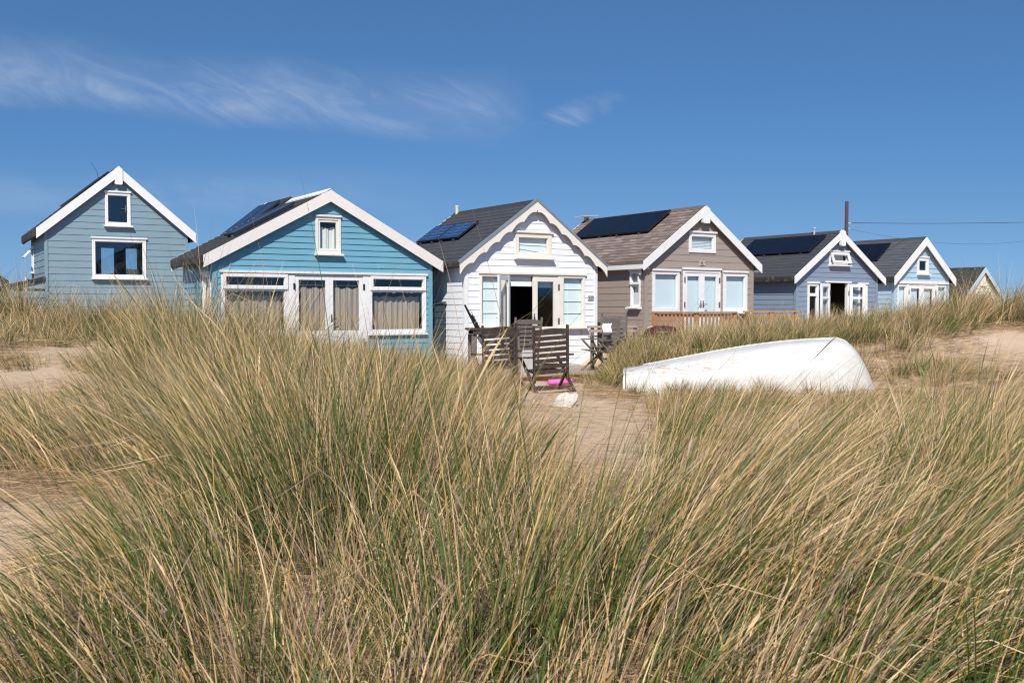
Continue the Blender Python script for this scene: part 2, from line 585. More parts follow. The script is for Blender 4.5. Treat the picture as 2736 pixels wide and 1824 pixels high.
def hgt(x, y):
    return float(height(np.array([x]), np.array([y]))[0])


def axis(lo, hi, step, lo2, hi2):
    mid = list(np.arange(lo, hi + step / 2, step))
    a, s = hi, step
    while a < hi2:
        s *= 1.25
        a += s
        mid.append(a)
    a, s = lo, step
    while a > lo2:
        s *= 1.25
        a -= s
        mid.insert(0, a)
    return np.array(mid)


gx = axis(-11, 13, 0.11, -4000, 4000)
gy = axis(1, 24, 0.11, -300, 6000)
GX, GY = np.meshgrid(gx, gy)
GZ = height(GX, GY)
nx, ny = len(gx), len(gy)
gm = bpy.data.meshes.new("ground")
gm.vertices.add(nx * ny)
gm.vertices.foreach_set('co', np.stack([GX, GY, GZ], -1).astype(np.float32).ravel())
idx = np.arange(nx * ny).reshape(ny, nx)
q = np.stack([idx[:-1, :-1], idx[:-1, 1:], idx[1:, 1:], idx[1:, :-1]], -1).reshape(-1, 4)
gm.loops.add(q.size)
gm.loops.foreach_set('vertex_index', q.ravel().astype(np.int32))
gm.polygons.add(len(q))
gm.polygons.foreach_set('loop_start', np.arange(0, q.size, 4, dtype=np.int32))
gm.polygons.foreach_set('use_smooth', np.ones(len(q), bool))
gm.update(calc_edges=True)
ground = bpy.data.objects.new("ground", gm)
COL.objects.link(ground)
ground['kind'] = 'structure'
m, nt, b = new_mat("dune sand")
v = coords(nt)
f = nnoise(nt, v, 0.8, 5, 0.6)
c = nmix(nt, nrange(nt, f, 0.35, 0.7), (0.60, 0.43, 0.285), (0.68, 0.50, 0.35))
f2 = nnoise(nt, v, 260, 2, 0.7)
c = nmix(nt, nrange(nt, f2, 0.35, 0.75, 0, 0.6), c, (0.48, 0.34, 0.225))
f3 = nnoise(nt, nmap(nt, v, (3, 3, 3)), 6, 6, 0.7)
c = nmix(nt, nrange(nt, f3, 0.58, 0.75, 0, 0.35), c, (0.34, 0.24, 0.155))
nt.links.new(c, b.inputs['Base Color'])
b.inputs['Roughness'].default_value = 0.95
b.inputs['Specular IOR Level'].default_value = 0.15
mm = nt.nodes.new('ShaderNodeMath')
mm.operation = 'ADD'
nt.links.new(nnoise(nt, v, 9, 5, 0.65, 0.6), mm.inputs[0])
nt.links.new(nrange(nt, f2, 0, 1, 0, 0.12), mm.inputs[1])
nbump(nt, b, mm.outputs[0], 0.8, 0.06)
gm.materials.append(m)

# headland far to the north west, behind the huts
hb = []
hf = []
N = 90
for i in range(N + 1):
    az = -0.62 + 0.66 * i / N
    D = 900
    prof = 46 * math.exp(-((az + 0.27) / 0.17) ** 2) + 12 * math.exp(-((az + 0.52) / 0.14) ** 2) + 1.5 * math.sin(i * 1.7) + 1.2 * math.sin(i * 0.9 + 1)
    prof = max(prof, 0.5) * min(1, i / 4, (N - i) / 4)
    for k, (dd, hh) in enumerate(((0, -1), (40, .55), (90, .92), (140, 1.0), (260, .8), (420, -.05))):
        r_ = D + dd
        hb.append((r_ * math.sin(az), r_ * math.cos(az), prof * hh - (1 if k in (0, 5) else 0)))
for i in range(N):
    for k in range(5):
        a = i * 6 + k
        hf.append((a, a + 1, a + 7, a + 6))
mb = MB()
mb.add(hb, hf)
m, nt, b = new_mat("heathland")
v = coords(nt)
nt.links.new(nmix(nt, nrange(nt, nnoise(nt, v, 0.05, 6), 0.35, 0.7), (0.045, 0.06, 0.04), (0.10, 0.10, 0.07)), b.inputs['Base Color'])
b.inputs['Roughness'].default_value = 1
hills = mb.build("hills", m, smooth=True)
hills['kind'] = 'structure'


# ------------------------------------------------------------------ huts
def Tfront(u, v, w):
    return (u, -w, v)


def Tleft(u, v, w):
    return (-w, u, v)


def Tright(W):
    return lambda u, v, w: (W + w, u, v)


def Tback(L):
    return lambda u, v, w: (u, L + w, v)


def siding(mb, ext, z0, z1, pitch, holes, kinks=(), lap=0.018, phase=0.0, top=0.004):
    """Lapped boards over the face whose edges at height z are ext(z), leaving the holes open."""
    cs = []
    c = z1 + phase
    while c > z0 + 1e-6:
        cs.append((max(c - pitch, z0), min(c, z1), c - pitch, c))
        c -= pitch
    for (a, b_, c0, c1) in cs:
        brk = sorted({a, b_} | {z for h in holes for z in h[2:4] if a < z < b_} | {k for k in kinks if a < k < b_})

        def wz(z):
            return top + lap * (c1 - z) / (c1 - c0)
        for za, zb in zip(brk[:-1], brk[1:]):
            if zb - za < 1e-4:
                continue
            la, ra = ext(za + 1e-5)
            lb, rb = ext(zb - 1e-5)
            if ra - la < 0.005 and rb - lb < 0.005:
                continue
            mid = (za + zb) / 2
            cuts = sorted([(h[0], h[1]) for h in holes if h[2] < mid < h[3]])
            segs = []
            cur = None
            for h0, h1 in cuts:
                segs.append((cur, h0))
                cur = h1
            segs.append((cur, None))
            for s0, s1 in segs:
                xa0 = la if s0 is None else max(s0, la)
                xb0 = lb if s0 is None else max(s0, lb)
                xa1 = ra if s1 is None else min(s1, ra)
                xb1 = rb if s1 is None else min(s1, rb)
                if xa1 - xa0 < 0.003 and xb1 - xb0 < 0.003:
                    continue
                xb1 = max(xb1, xb0)
                xa1 = max(xa1, xa0)
                mb.quad((xa0, za, wz(za)), (xa1, za, wz(za)), (xb1, zb, wz(zb)), (xb0, zb, wz(zb)))
                if abs(za - c0) < 1e-6:
                    mb.quad((xa0, za, top), (xa1, za, top), (xa1, za, wz(za)), (xa0, za, wz(za)))


def window(parent, T, u0, u1, z0, z1, fw=0.065, mat=None, glass_mat=None, wd=(-0.04, 0.035), bars=(), vbars=(), back=None,
           back_w=-0.12, sill=0.05, head=0.0, name="window", glaze=True, bottom=None, sillw=0.04):
    mat = mat or WHITE
    mb = MB(T)
    bz = bottom if bottom is not None else fw
    mb.box(u0, u1, z1 - fw, z1, *wd)
    mb.box(u0, u1, z0, z0 + bz, *wd)
    mb.box(u0, u0 + fw, z0 + bz, z1 - fw, *wd)
    mb.box(u1 - fw, u1, z0 + bz, z1 - fw, *wd)
    for zz, hw in bars:
        mb.box(u0 + fw, u1 - fw, zz - hw, zz + hw, wd[0], wd[1] - 0.004)
    for uu, hw in vbars:
        mb.box(uu - hw, uu + hw, z0 + bz, z1 - fw, wd[0], wd[1] - 0.006)
    # glazing bead: a slim inner step
    e = 0.014
    i0, i1, j0, j1 = u0 + fw, u1 - fw, z0 + bz, z1 - fw
    for (p0, p1, q0, q1) in ((i0, i1, j1 - e, j1), (i0, i1, j0, j0 + e), (i0, i0 + e, j0 + e, j1 - e), (i1 - e, i1, j0 + e, j1 - e)):
        mb.box(p0, p1, q0, q1, wd[0] + 0.006, wd[1] - 0.022)
    fr = mb.build(name, mat, parent, bevel=0.004)
    if glaze:
        g = MB(T)
        g.quad((i0, j0, -0.004), (i1, j0, -0.004), (i1, j1, -0.004), (i0, j1, -0.004))
        g.build("pane", glass_mat or GLASS, fr)
    if back is not None:
        kind, bm_ = back[0], back[1]
        k = MB(T)
        if kind == 'flat':
            k.quad((i0 - .05, j0 - .02, back_w), (i1 + .05, j0 - .02, back_w), (i1 + .05, j1 + .02, back_w), (i0 - .05, j1 + .02, back_w))
            k.build("blind", bm_, fr)
        elif kind == 'roman':
            rows = back[2]
            ztop = j1 + .02
            for r_ in range(rows):
                za = ztop - (ztop - j0 + .02) * (r_ + 1) / rows
                zb = ztop - (ztop - j0 + .02) * r_ / rows
                k.quad((i0 - .03, za, back_w + .012), (i1 + .03, za, back_w + .012), (i1 + .03, zb, back_w), (i0 - .03, zb, back_w))
                k.box(i0 - .02, i1 + .02, za - .004, za + .004, back_w + .012, back_w + .02)
            for uu in back[3]:
                k.box(uu - .003, uu + .003, j0, ztop, back_w + .013, back_w + .017)
            k.build("blind", bm_, fr)
        else:
            a0, a1, topz = back[2], back[3], back[4]
            n = int((a1 - a0) / 0.012)
            pts = []
            for i in range(n + 1):
                uu = a0 + (a1 - a0) * i / n
                ww = back_w + 0.02 * math.sin(uu * 42 + 1.5 * math.sin(uu * 9)) + 0.008 * math.sin(uu * 97)
                wav = 0.014 * math.sin(uu * 23 + 2 * math.sin(uu * 7))
                pts += [(uu, j0 - .03, ww * 1.0), (uu, topz + wav, back_w + (ww - back_w) * .7)]
            k.add(pts, [(2 * i, 2 * i + 2, 2 * i + 3, 2 * i + 1) for i in range(n)])
            k.build("curtain", bm_, fr, smooth=True)
    if sill:
        s = MB(T)
        s.prism([(wd[0], z0 - .045), (wd[1] + sillw + .055, z0 - .045), (wd[1] + sillw + .055, z0 - .012), (wd[1], z0 - .001), (wd[0], z0 - .001)],
                u0 - sill, u1 + sill, lambda p, q_, h: (h, q_, p))
        s.build("sill", mat, fr, bevel=0.004)
    if head:
        s = MB(T)
        s.box(u0 - head, u1 + head, z1 + .002, z1 + .045, 0.0, wd[1] + .03)
        s.build("head_trim", mat, fr, bevel=0.004)
    return fr


def door_leaf(parent, T, w_, z0, z1, stile=0.11, bottom=0.25, mat=None, gm_=None, name="door", rail=None):
    """A glazed leaf in its own (u, z, w) frame from u = 0 to w_."""
    mb = MB(T)
    mat = mat or WHITE
    mb.box(0, stile, z0, z1, -.022, .022)
    mb.box(w_ - stile, w_, z0, z1, -.022, .022)
    mb.box(stile, w_ - stile, z1 - stile, z1, -.020, .020)
    mb.box(stile, w_ - stile, z0, z0 + bottom, -.020, .020)
    if rail:
        mb.box(stile, w_ - stile, rail - .03, rail + .03, -.019, .019)
    d = mb.build(name, mat, parent, bevel=0.004)
    g = MB(T)
    i0, i1, j0, j1 = stile, w_ - stile, z0 + bottom, z1 - stile
    g.quad((i0, j0, 0), (i1, j0, 0), (i1, j1, 0), (i0, j1, 0))
    g.build("pane", gm_ or GLASS, d)
    return d


def handle(parent, T, u, z, w, side=1, mat=None):
    mb = MB(T)
    mb.box(u - .014, u + .014, z - .085, z + .085, w, w + .008)
    mb.box(u - .008, u + .008, z - .008, z + .008, w + .008, w + .045)
    a, b_ = sorted((u - .01 * side, u + .11 * side))
    mb.box(a, b_, z - .008, z + .008, w + .032, w + .045)
    return mb.build("handle", mat or STEEL, parent, bevel=0.003)


def hinge(parent, T, u, z, w, mat=None):
    mb = MB(T)
    mb.box(u - .02, u + .02, z - .065, z + .065, w, w + .012)
    mb.tube([(u, z - .06, w + .014), (u, z + .06, w + .014)], .009, 6)
    return mb.build("hinge", mat or STEEL, parent)


def number(parent, u, z, w, text, mat_plate=None):
    mb = MB(Tfront)
    mb.box(u - .085, u + .085, z - .05, z + .05, w, w + .014)
    p = mb.build("number_plate", mat_plate or PLATE, parent, bevel=0.006)
    cu_ = bpy.data.curves.new("house_number", 'FONT')
    cu_.body = text
    cu_.size = 0.085
    cu_.align_x = 'CENTER'
    cu_.align_y = 'CENTER'
    cu_.extrude = 0.002
    cu_.offset = 0.0012
    cu_.materials.append(INK)
    tmp = bpy.data.objects.new("lettering", cu_)
    COL.objects.link(tmp)
    bpy.context.view_layer.update()
    me = bpy.data.meshes.new_from_object(tmp.evaluated_get(bpy.context.evaluated_depsgraph_get()))
    bpy.data.objects.remove(tmp)
    bpy.data.curves.remove(cu_)
    o = bpy.data.objects.new("house_number", me)
    COL.objects.link(o)
    o.parent = p
    o.location = (u, -(w + .017), z + .008)
    o.rotation_euler = (R(90), 0, 0)
    k = MB(Tfront)
    for s in (-1, 1):
        k.prism([(u + s * .062, z + .012), (u + s * .072, z + .024), (u + s * .083, z + .012), (u + s * .078, z - .002), (u + s * .068, z - .002)], w + .0145, w + .0175,
                lambda p_, q_, h: (p_, q_, h))
    k.box(u - .05, u + .05, z - .038, z - .033, w + .0145, w + .016)
    k.build("ornament", INK, p)
    return p


def hut(label, origin, yaw, W, L, base, za, zl, ov, d, bh, wallmat, trimmat, roofmat, pitch, holes_f=(), holes_l=(), holes_b=(),
        post=None, scallop=False, edge=None, edge_h=0.09, course=0.15, phase=0.0, lap=0.018, corner=None, fascia=None, flash=None,
        ridge_mat=None, floor_z=None, back_trim=True, corner_mat=None):
    h = thing("beach_hut", label, "beach hut", origin, R(yaw))
    m_ = (za - zl) / (W / 2 + ov)

    def zr(x):
        return zl + m_ * (x + ov) if x <= W / 2 else zl + m_ * (W + ov - x)
    th = 0.055
    zw = zr(0) - th

    def ext(z):
        if z <= zw:
            return (0, W)
        a = (z - zw) / m_
        return (min(a, W / 2), max(W - a, W / 2))
    top = zr(W / 2) - th
    mb = MB(Tfront)
    siding(mb, ext, base, top, pitch, list(holes_f), (zw,), lap, phase)
    mb.build("wall", wallmat, h)
    mb = MB(Tleft)
    siding(mb, lambda z: (0, L), base, zw, pitch, list(holes_l), (), lap, phase)
    mb.build("wall", wallmat, h)
    mb = MB(Tright(W))
    siding(mb, lambda z: (0, L), base, zw, pitch, [], (), lap, phase)
    mb.build("wall", wallmat, h)
    mb = MB(Tback(L))
    siding(mb, ext, base, top, pitch, list(holes_b), (zw,), lap, phase)
    mb.build("wall", wallmat, h)
    # lining boards and floor inside
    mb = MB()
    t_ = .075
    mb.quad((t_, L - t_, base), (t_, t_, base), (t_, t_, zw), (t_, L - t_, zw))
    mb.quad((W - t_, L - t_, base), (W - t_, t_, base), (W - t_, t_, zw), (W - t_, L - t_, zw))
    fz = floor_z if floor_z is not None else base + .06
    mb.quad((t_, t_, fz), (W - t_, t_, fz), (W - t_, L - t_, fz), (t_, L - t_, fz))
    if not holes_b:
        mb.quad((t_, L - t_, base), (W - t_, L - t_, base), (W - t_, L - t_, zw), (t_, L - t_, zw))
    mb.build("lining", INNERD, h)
    # corner boards
    cw = corner or 0.05
    for x0, x1, xs in ((-.026, cw, -.027), (W - cw, W + .026, W + .001)):
        mb = MB()
        mb.box(x0, x1, -.028, .0, base, zw - .01)
        mb.box(xs, xs + .026, .0, cw, base, zw - .01)
        mb.build("corner_board", corner_mat or wallmat, h, bevel=0.003)
    # roof: a thin deck below lapped courses of shingles
    mb = MB()
    y0, y1 = -d + .012, L + d - .012
    for s in (0, 1):
        n = max(2, round(math.hypot(W / 2 + ov, za - zl) / course))
        sl = math.hypot(W / 2 + ov, za - zl)
        nyc = 24
        for i in range(n):
            fa, fb = i / n, (i + 1) / n
            xa, xb = -ov - .03 + (W / 2 + ov + .03) * fa, -ov - .03 + (W / 2 + ov + .03) * fb
            zA, zB = zl - .03 * m_ + (za - zl + .03 * m_) * fa, zl - .03 * m_ + (za - zl + .03 * m_) * fb
            lift = 0.016
            if s:
                xa, xb = W - xa, W - xb
            uva = [(y0, sl * fa), (y1, sl * fa), (y1, sl * fb), (y0, sl * fb)]
            mb.quad((xa, y0, zA + lift), (xa, y1, zA + lift), (xb, y1, zB + .003), (xb, y0, zB + .003), uva)
            mb.quad((xa, y0, zA), (xa, y1, zA), (xa, y1, zA + lift), (xa, y0, zA + lift), [(y0, sl * fa)] * 4)
        poly = [(-ov - .028, zl - .03 * m_ - .002), (W / 2, za - .002), (W / 2, za - th), (-ov - .028, zl - .03 * m_ - th)]
        if s:
            poly = [(W - p, q_) for p, q_ in poly]
        mb.prism(poly, y0 + .003, y1 - .003, lambda p, q_, hh: (p, hh, q_))
    roof = mb.build("roof", roofmat, h)
    mb = MB()
    mb.prism([(W / 2 - .11, za - .11 * m_ + .012), (W / 2, za + .024), (W / 2 + .11, za - .11 * m_ + .012), (W / 2, za + .004)], y0 + .002, y1 - .002, lambda p, q_, hh: (p, hh, q_))
    mb.build("ridge_cap", ridge_mat or roofmat, roof)
    # barge boards, front and back
    for (ya, yb) in ((-d - .018, -d + .010), (L + d - .010, L + d + .018)):
        if ya > 0 and not back_trim:
            continue
        for s in (0, 1):
            up_ = [(-ov - .03, zl - .03 * m_), (W / 2, za)]
            lo_ = [(W / 2, za - bh), (-ov - .03, zl - .03 * m_ - bh)]
            if scallop and ya < 0:
                lo_ = []
                ns = 6
                for k in range(ns):
                    for j in range(9):
                        fr_ = (k + j / 8) / ns
                        xx = W / 2 - .03 + (-ov - .03 - W / 2 + .03) * fr_
                        lo_.append((xx, za - bh + (xx - W / 2) * m_ - 0.018 + 0.070 * math.sin(math.pi * j / 8) ** 0.8))
                lo_.insert(0, (W / 2, za - bh + .02))
            poly = up_ + lo_
            if s:
                poly = [(W - p, q_) for p, q_ in poly]
            mb = MB()
            mb.prism(poly, ya + .0005 * s, yb, lambda p, q_, hh: (p, hh, q_))
            mb.build("barge_board", trimmat, h, bevel=0.004)
    if flash:
        for s in (0, 1):
            poly = [(-ov - .04, zl - .04 * m_ - .02), (W / 2, za - .02), (W / 2, za + .035), (-ov - .04, zl - .04 * m_ + .035)]
            if s:
                poly = [(W - p, q_) for p, q_ in poly]
            mb = MB()
            mb.prism(poly, -d - .028, -d + .05, lambda p, q_, hh: (p, hh, q_))
            mb.build("flashing", flash, h, bevel=0.003)
    if post:
        pw, ph, pt = post
        mb = MB()
        mb.prism([(W / 2 - pw, za - ph + .02), (W / 2 - pw + .02, za - ph), (W / 2 + pw - .02, za - ph), (W / 2 + pw, za - ph + .02),
                  (W / 2 + pw, za + pt - pw * m_), (W / 2, za + pt), (W / 2 - pw, za + pt - pw * m_)], -d - .045, -d + .02, lambda p, q_, hh: (p, hh, q_))
        mb.build("finial_block", trimmat, h, bevel=0.005)
    # eaves
    if fascia:
        fm, fh = fascia
        for s in (0, 1):
            mb = MB()
            x0, x1 = (-ov - .022, -ov + .004) if s == 0 else (W + ov - .004, W + ov + .022)
            ze = zl - .02 * m_ - th
            mb.box(x0, x1, -d + .012, L + d - .012, ze - fh, ze - .002)
            a, c_ = sorted((x1 if s == 0 else x0, 0 if s == 0 else W))
            mb.box(a, c_, -d + .012, L + d - .012, ze - fh + .004, ze - fh + .016)
            mb.build("fascia", fm, h, bevel=0.003)
    if edge:
        for s in (0, 1):
            mb = MB()
            xe = -ov - .03 if s == 0 else W + ov + .03
            sg = -1 if s == 0 else 1
            zt = zl - .03 * m_ + .006
            poly = [(xe - sg * .05, zt + .05 * m_ - .012), (xe, zt + .004), (xe + sg * .022, zt - .02), (xe + sg * .02, zt - edge_h), (xe - sg * .03, zt - edge_h - .02), (xe - sg * .05, zt - edge_h + .01)]
            mb.prism(poly, -d + .013, L + d - .013, lambda p, q_, hh: (p, hh, q_))
            mb.build("eave_roll", edge, h)
    h['roofinfo'] = 0
    del h['roofinfo']
    return h, roof, m_


def panel(parent, W, za, m_, x0, x1, y0, y1, mat, frame=None, lift=0.06, n=1):
    """Solar panel on the left roof slope between plan distances x0 < x1, y0 < y1."""
    k = math.sqrt(1 + m_ * m_)
    nx_, nz_ = -m_ / k, 1 / k

    def P(x, y, hgt_):
        return (x + nx_ * hgt_, y, za - m_ * (W / 2 - x) + nz_ * hgt_)
    mb = MB()
    a = lift
    t = .035
    pts = [P(x, y, hh) for hh in (a, a + t) for (x, y) in ((x0, y0), (x1, y0), (x1, y1), (x0, y1))]
    mb.add(pts, [(0, 3, 2, 1), (0, 1, 5, 4), (1, 2, 6, 5), (2, 3, 7, 6), (3, 0, 4, 7)])
    f = .014
    for (xa, xb, ya, yb) in ((x0, x1, y0, y0 + f), (x0, x1, y1 - f, y1), (x0, x0 + f, y0 + f, y1 - f), (x1 - f, x1, y0 + f, y1 - f)):
        mb.add([P(xa, ya, a + t + .001), P(xb, ya, a + t + .001), P(xb, yb, a + t + .001), P(xa, yb, a + t + .001)], [(0, 1, 2, 3)])
    fr = mb.build("solar_panel", frame or BLACKM, parent)
    g = MB()
    ex_, ey_ = (x1 - x0) * k, (y1 - y0)
    g.quad(P(x0 + f, y0 + f, a + t - .002), P(x1 - f, y0 + f, a + t - .002), P(x1 - f, y1 - f, a + t - .002), P(x0 + f, y1 - f, a + t - .002),
           [(0, 0), (0, ex_), (ey_, ex_), (ey_, 0)])
    g.build("cells", mat, fr)
    r = MB()
    for yy_ in (y0 + (y1 - y0) * .22, y0 + (y1 - y0) * .78):
        r.add([P(x, y, hh) for hh in (.012, a - .001) for (x, y) in ((x0 - .04, yy_ - .02), (x1 + .03, yy_ - .02), (x1 + .03, yy_ + .02), (x0 - .04, yy_ + .02))],
              [(0, 3, 2, 1), (4, 5, 6, 7), (0, 1, 5, 4), (1, 2, 6, 5), (2, 3, 7, 6), (3, 0, 4, 7)])
    r.build("mounting_rail", STEEL, fr)
    return fr


# ---- sage blue hut on the left
W1 = 3.5
bw = (1.10, 2.44, 2.13, 3.15)
sw = (1.43, 2.06, 3.505, 4.355)
h1, roof1, m1 = hut("tall sage blue beach hut with two white windows above the left dune", (-11.83, 25.69, 0), 31, W1, 3.3, 0.7, 5.02, 3.38, .19, .14, .255,
                    W_H1, WHITE, ROOF_FELT, .168, holes_f=[(bw[0] + .03, bw[1] - .03, bw[2] + .03, bw[3] - .03), (sw[0] + .03, sw[1] - .03, sw[2] + .03, sw[3] - .03)],
                    holes_l=[(2.58, 3.05, 2.35, 3.05)], holes_b=[(1.80, 2.22, 2.0, 3.13), (2.48, 2.86, 2.0, 3.10)],
                    post=(.09, .46, .01), edge=FELTEDGE, edge_h=.20, phase=-.06, lap=.012)
window(h1, Tfront, *bw, fw=.075, glass_mat=GLASSD, sill=.03, head=.03)
w_ = window(h1, Tfront, *sw, fw=.07, glass_mat=GLASSD, sill=.04, head=.02)
handle(w_, Tfront, 1.93, 3.93, .03, -1)
for a, b_ in ((1.77, 2.25), (2.45, 2.89)):
    window(h1, Tback(3.3), a, b_, 1.98, 3.15, fw=.05, sill=0, wd=(-.05, .02))
mb = MB(Tleft)
mb.box(2.58, 3.05, 2.29, 2.335, -.03, .09)
mb.box(2.58, 2.63, 2.335, 3.05, -.03, .03)
mb.box(3.0, 3.05, 2.335, 3.05, -.03, .03)
mb.box(2.63, 3.0, 3.0, 3.05, -.03, .03)
wf = mb.build("window", WHITE, h1, bevel=.004)
mb = MB()
cs_, sn_ = math.cos(R(40)), math.sin(R(40))


def Tsash(u, v, w):      # top-hung sash swung out from the side window
    return (-.03 - (0.35 - v) * sn_ - w * cs_, u, 3.0 - (0.35 - v) * cs_ + w * sn_)


window(wf, Tsash, 2.60, 3.03, 0.0, .35, fw=.05, sill=0, name="sash", wd=(-.02, .02), glaze=False)
# lean-to at the left side
mb = MB(Tfront)
siding(mb, lambda z: (-.80, -.03), .7, 1.83, .168, [], (), .02, -.06)
zs = 1.83
mb.quad((-.80, zs, .006), (-.03, zs, .006), (-.03, 2.02, .006), (-.80, zs, .006))
lt = mb.build("lean_to", W_H1, h1)
mb = MB()
mb.box(-.825, -.74, -.03, .04, .7, 1.80)
mb.box(-.80, -.78, .04, 2.4, .7, 1.80)
mb.build("corner_board", W_H1, lt)
mb = MB()
mb.prism([(-.92, 1.83), (-.92, 1.905), (-.028, 2.145), (-.028, 2.04)], -.06, 2.5, lambda p, q_, hh: (p, hh, q_))
mb.build("felt_roof", ROOF_FELT, lt)
mb = MB()
mb.tube([(1.42, .9, 4.80), (1.38, .9, 5.0)], .006, 5)
mb.tube([(1.38, .9, 5.0), (1.24, .88, 5.22)], .004, 5)
mb.build("aerial", BLACKM, h1)
for k in range(2):
    panel(h1, W1, 5.02, m1, .72, 1.60, .25 + 1.3 * k, 1.50 + 1.3 * k, PV_DARK, lift=.022)

# ---- turquoise hut
W2 = 4.9
K2 = .9205
h2, roof2, m2 = hut("wide turquoise beach hut with peeling white barge boards and net curtains", (-5.99 * K2, 20.31 * K2, EYE * (1 - K2)), 32, W2, 2.35, 0.0, 3.835, 2.41, .20, .14, .235,
                    W_H2, OLDWHITE, ROOF_FELT, .1265,
                    holes_f=[(.16, 4.76, .80, 2.07), (1.58, 3.33, .2, .80), (2.17, 2.70, 2.52, 3.26)],
                    holes_l=[(.13, .72, 1.1, 2.02)], edge=FELTEDGE, edge_h=.16, phase=-.05, lap=.017, corner=.07)
mb = MB(Tfront)
mb.box(.115, 4.79, 2.062, 2.110, .0, .075)
mb.build("head_trim", PEELW, h2, bevel=.004)
for (a, b_, nm) in ((.145, 1.545, 'l'), (3.365, 4.765, 'r')):
    w_ = window(h2, Tfront, a, b_, .785, 2.058, fw=.075, back=('curtain', CURTAIN, a + .10, b_ - .10, 1.60), back_w=-.14, bars=((1.725, .035),), sill=.0)
    s_ = window(w_, Tfront, a + .03, b_ - .02, 1.735, 2.045, fw=.062, wd=(.037, .066), sill=0, name="toplight", glaze=False)
    k = MB(Tfront)       # scalloped pelmet behind the glass
    n = 60
    pts = []
    for i in range(n + 1):
        uu = a + .08 + (b_ - a - .16) * i / n
        pts += [(uu, 1.70 - .02 * math.sin(uu * 16) - .01 * math.sin(uu * 41), -.11), (uu, 1.80, -.11)]
    k.add(pts, [(2 * i, 2 * i + 2, 2 * i + 3, 2 * i + 1) for i in range(n)])
    k.build("pelmet", CURTAIN, w_)
    k = MB(Tfront)
    k.box(a - .02, b_ + .02, .745, .782, -.02, .085)
    k.build("sill", WHITE, w_, bevel=.004)
mb = MB(Tfront)
mb.box(1.547, 1.685, .2, 2.055, -.05, .04)
mb.box(3.225, 3.363, .2, 2.055, -.05, .04)
mb.box(1.685, 3.225, 2.025, 2.055, -.05, .03)
df = mb.build("door_frame", WHITE, h2, bevel=.004)
for a, w0, hs in ((1.688, .765, 1), (2.457, .765, -1)):
    T_ = (lambda a_: (lambda u, v, w: (a_ + u, -w, v)))(a)
    d_ = door_leaf(h2, T_, w0, .22, 2.02, stile=.085, bottom=.64)
    k = MB(T_)
    n = 56
    pts = []
    for i in range(n + 1):
        uu = .16 + (w0 - .22) * i / n
        ww = -.09 + .02 * math.sin(uu * 46 + a) + .01 * math.sin(uu * 101)
        pts += [(uu, .8, ww), (uu, 1.77 + .018 * math.sin(uu * 26 + a), -.09 + (ww + .09) * .6)]
    k.add(pts, [(2 * i, 2 * i + 2, 2 * i + 3, 2 * i + 1) for i in range(n)])
    k.build("curtain", CURTAIN, d_, smooth=True)
    k = MB(T_)
    k.tube([(.1, 1.83, -.07), (w0 - .1, 1.83, -.07)], .008, 6)
    k.build("curtain_rail", STEEL, d_)
    if hs == -1:
        handle(d_, T_, .045, 1.12, .022, 1, BLACKM)
    hinge(d_, T_, -.02 if hs == 1 else w0 + .02, 1.80, .04, BLACKM)
    hinge(d_, T_, -.02 if hs == 1 else w0 + .02, .62, .04, BLACKM)
window(h2, Tfront, 2.15, 2.72, 2.50, 3.275, fw=.06, mat=PEELW, back=('curtain', CURTAINW, 2.26, 2.63, 3.06), back_w=-.10, sill=.03, head=.01,)
mb = MB(Tfront)
for (p0, p1, q0, q1) in ((2.21, 2.66, 3.165, 3.21), (2.21, 2.66, 2.565, 2.61), (2.21, 2.255, 2.61, 3.165), (2.615, 2.66, 2.61, 3.165)):
    mb.box(p0, p1, q0, q1, -.02, .02)
mb.build("sash", PEELW, h2, bevel=.003)
window(h2, Tleft, .11, .74, 1.08, 2.04, fw=.06, sill=.02, back=('flat', CURTAINW), back_w=-.06, head=.03)
mb = MB()
mb.tube([(-.225, 1.05, 2.26), (-.235, 1.05, 2.12), (-.04, 1.05, 2.02), (-.035, 1.05, .4)], .022, 8)
mb.build("downpipe", W_H2, h2, smooth=True)
h2.scale = (K2, K2, K2)
panel(h2, W2, 3.835, m2, .55, 1.85, .28, 1.02, PV_NAVY, lift=.055)
# the older, steeper back half of the hut, its roof kicked out towards the eaves
prof = [(.45, 2.48), (1.08, 2.84), (2.45, 3.93)]
mb = MB()
pl = prof + [(W2 - x, z) for x, z in prof[-2::-1]]
mb.prism([(0.50, .1)] + [(max(x, .50) if x < 2 else min(x, W2 - .50), z - .06) for x, z in pl] + [(W2 - .50, .1)], 2.42, 3.95, lambda p, q_, hh: (p, hh, q_))
mb.build("wall", W_H2, h2)
mb = MB()
for i in range(len(pl) - 1):
    (xa, za_), (xb, zb_) = pl[i], pl[i + 1]
    mb.prism([(xa, za_), (xb, zb_), (xb, zb_ - .055), (xa, za_ - .055)], 2.30 + .002 * i, 4.06, lambda p, q_, hh: (p, hh, q_))
r2b = mb.build("roof", ROOF_FELT, h2)
mb = MB()
for i in range(len(pl) - 1):
    (xa, za_), (xb, zb_) = pl[i], pl[i + 1]
    mb.prism([(xa, za_ + .012), (xb, zb_ + .012), (xb, zb_ - .17), (xa, za_ - .17)], 4.062, 4.095, lambda p, q_, hh: (p, hh, q_))
mb.build("barge_board", WHITE, r2b)
mb = MB()
mb.prism([(2.45, 3.88), (2.78, 3.615), (2.78, 3.55), (2.45, 3.70), (2.12, 3.55), (2.12, 3.615)], -.118, 2.3, lambda p, q_, hh: (p, hh, q_))
mb.build("ridge_cap", WHITE, r2b)
ms2 = (3.93 - 2.84) / (2.45 - 1.08)
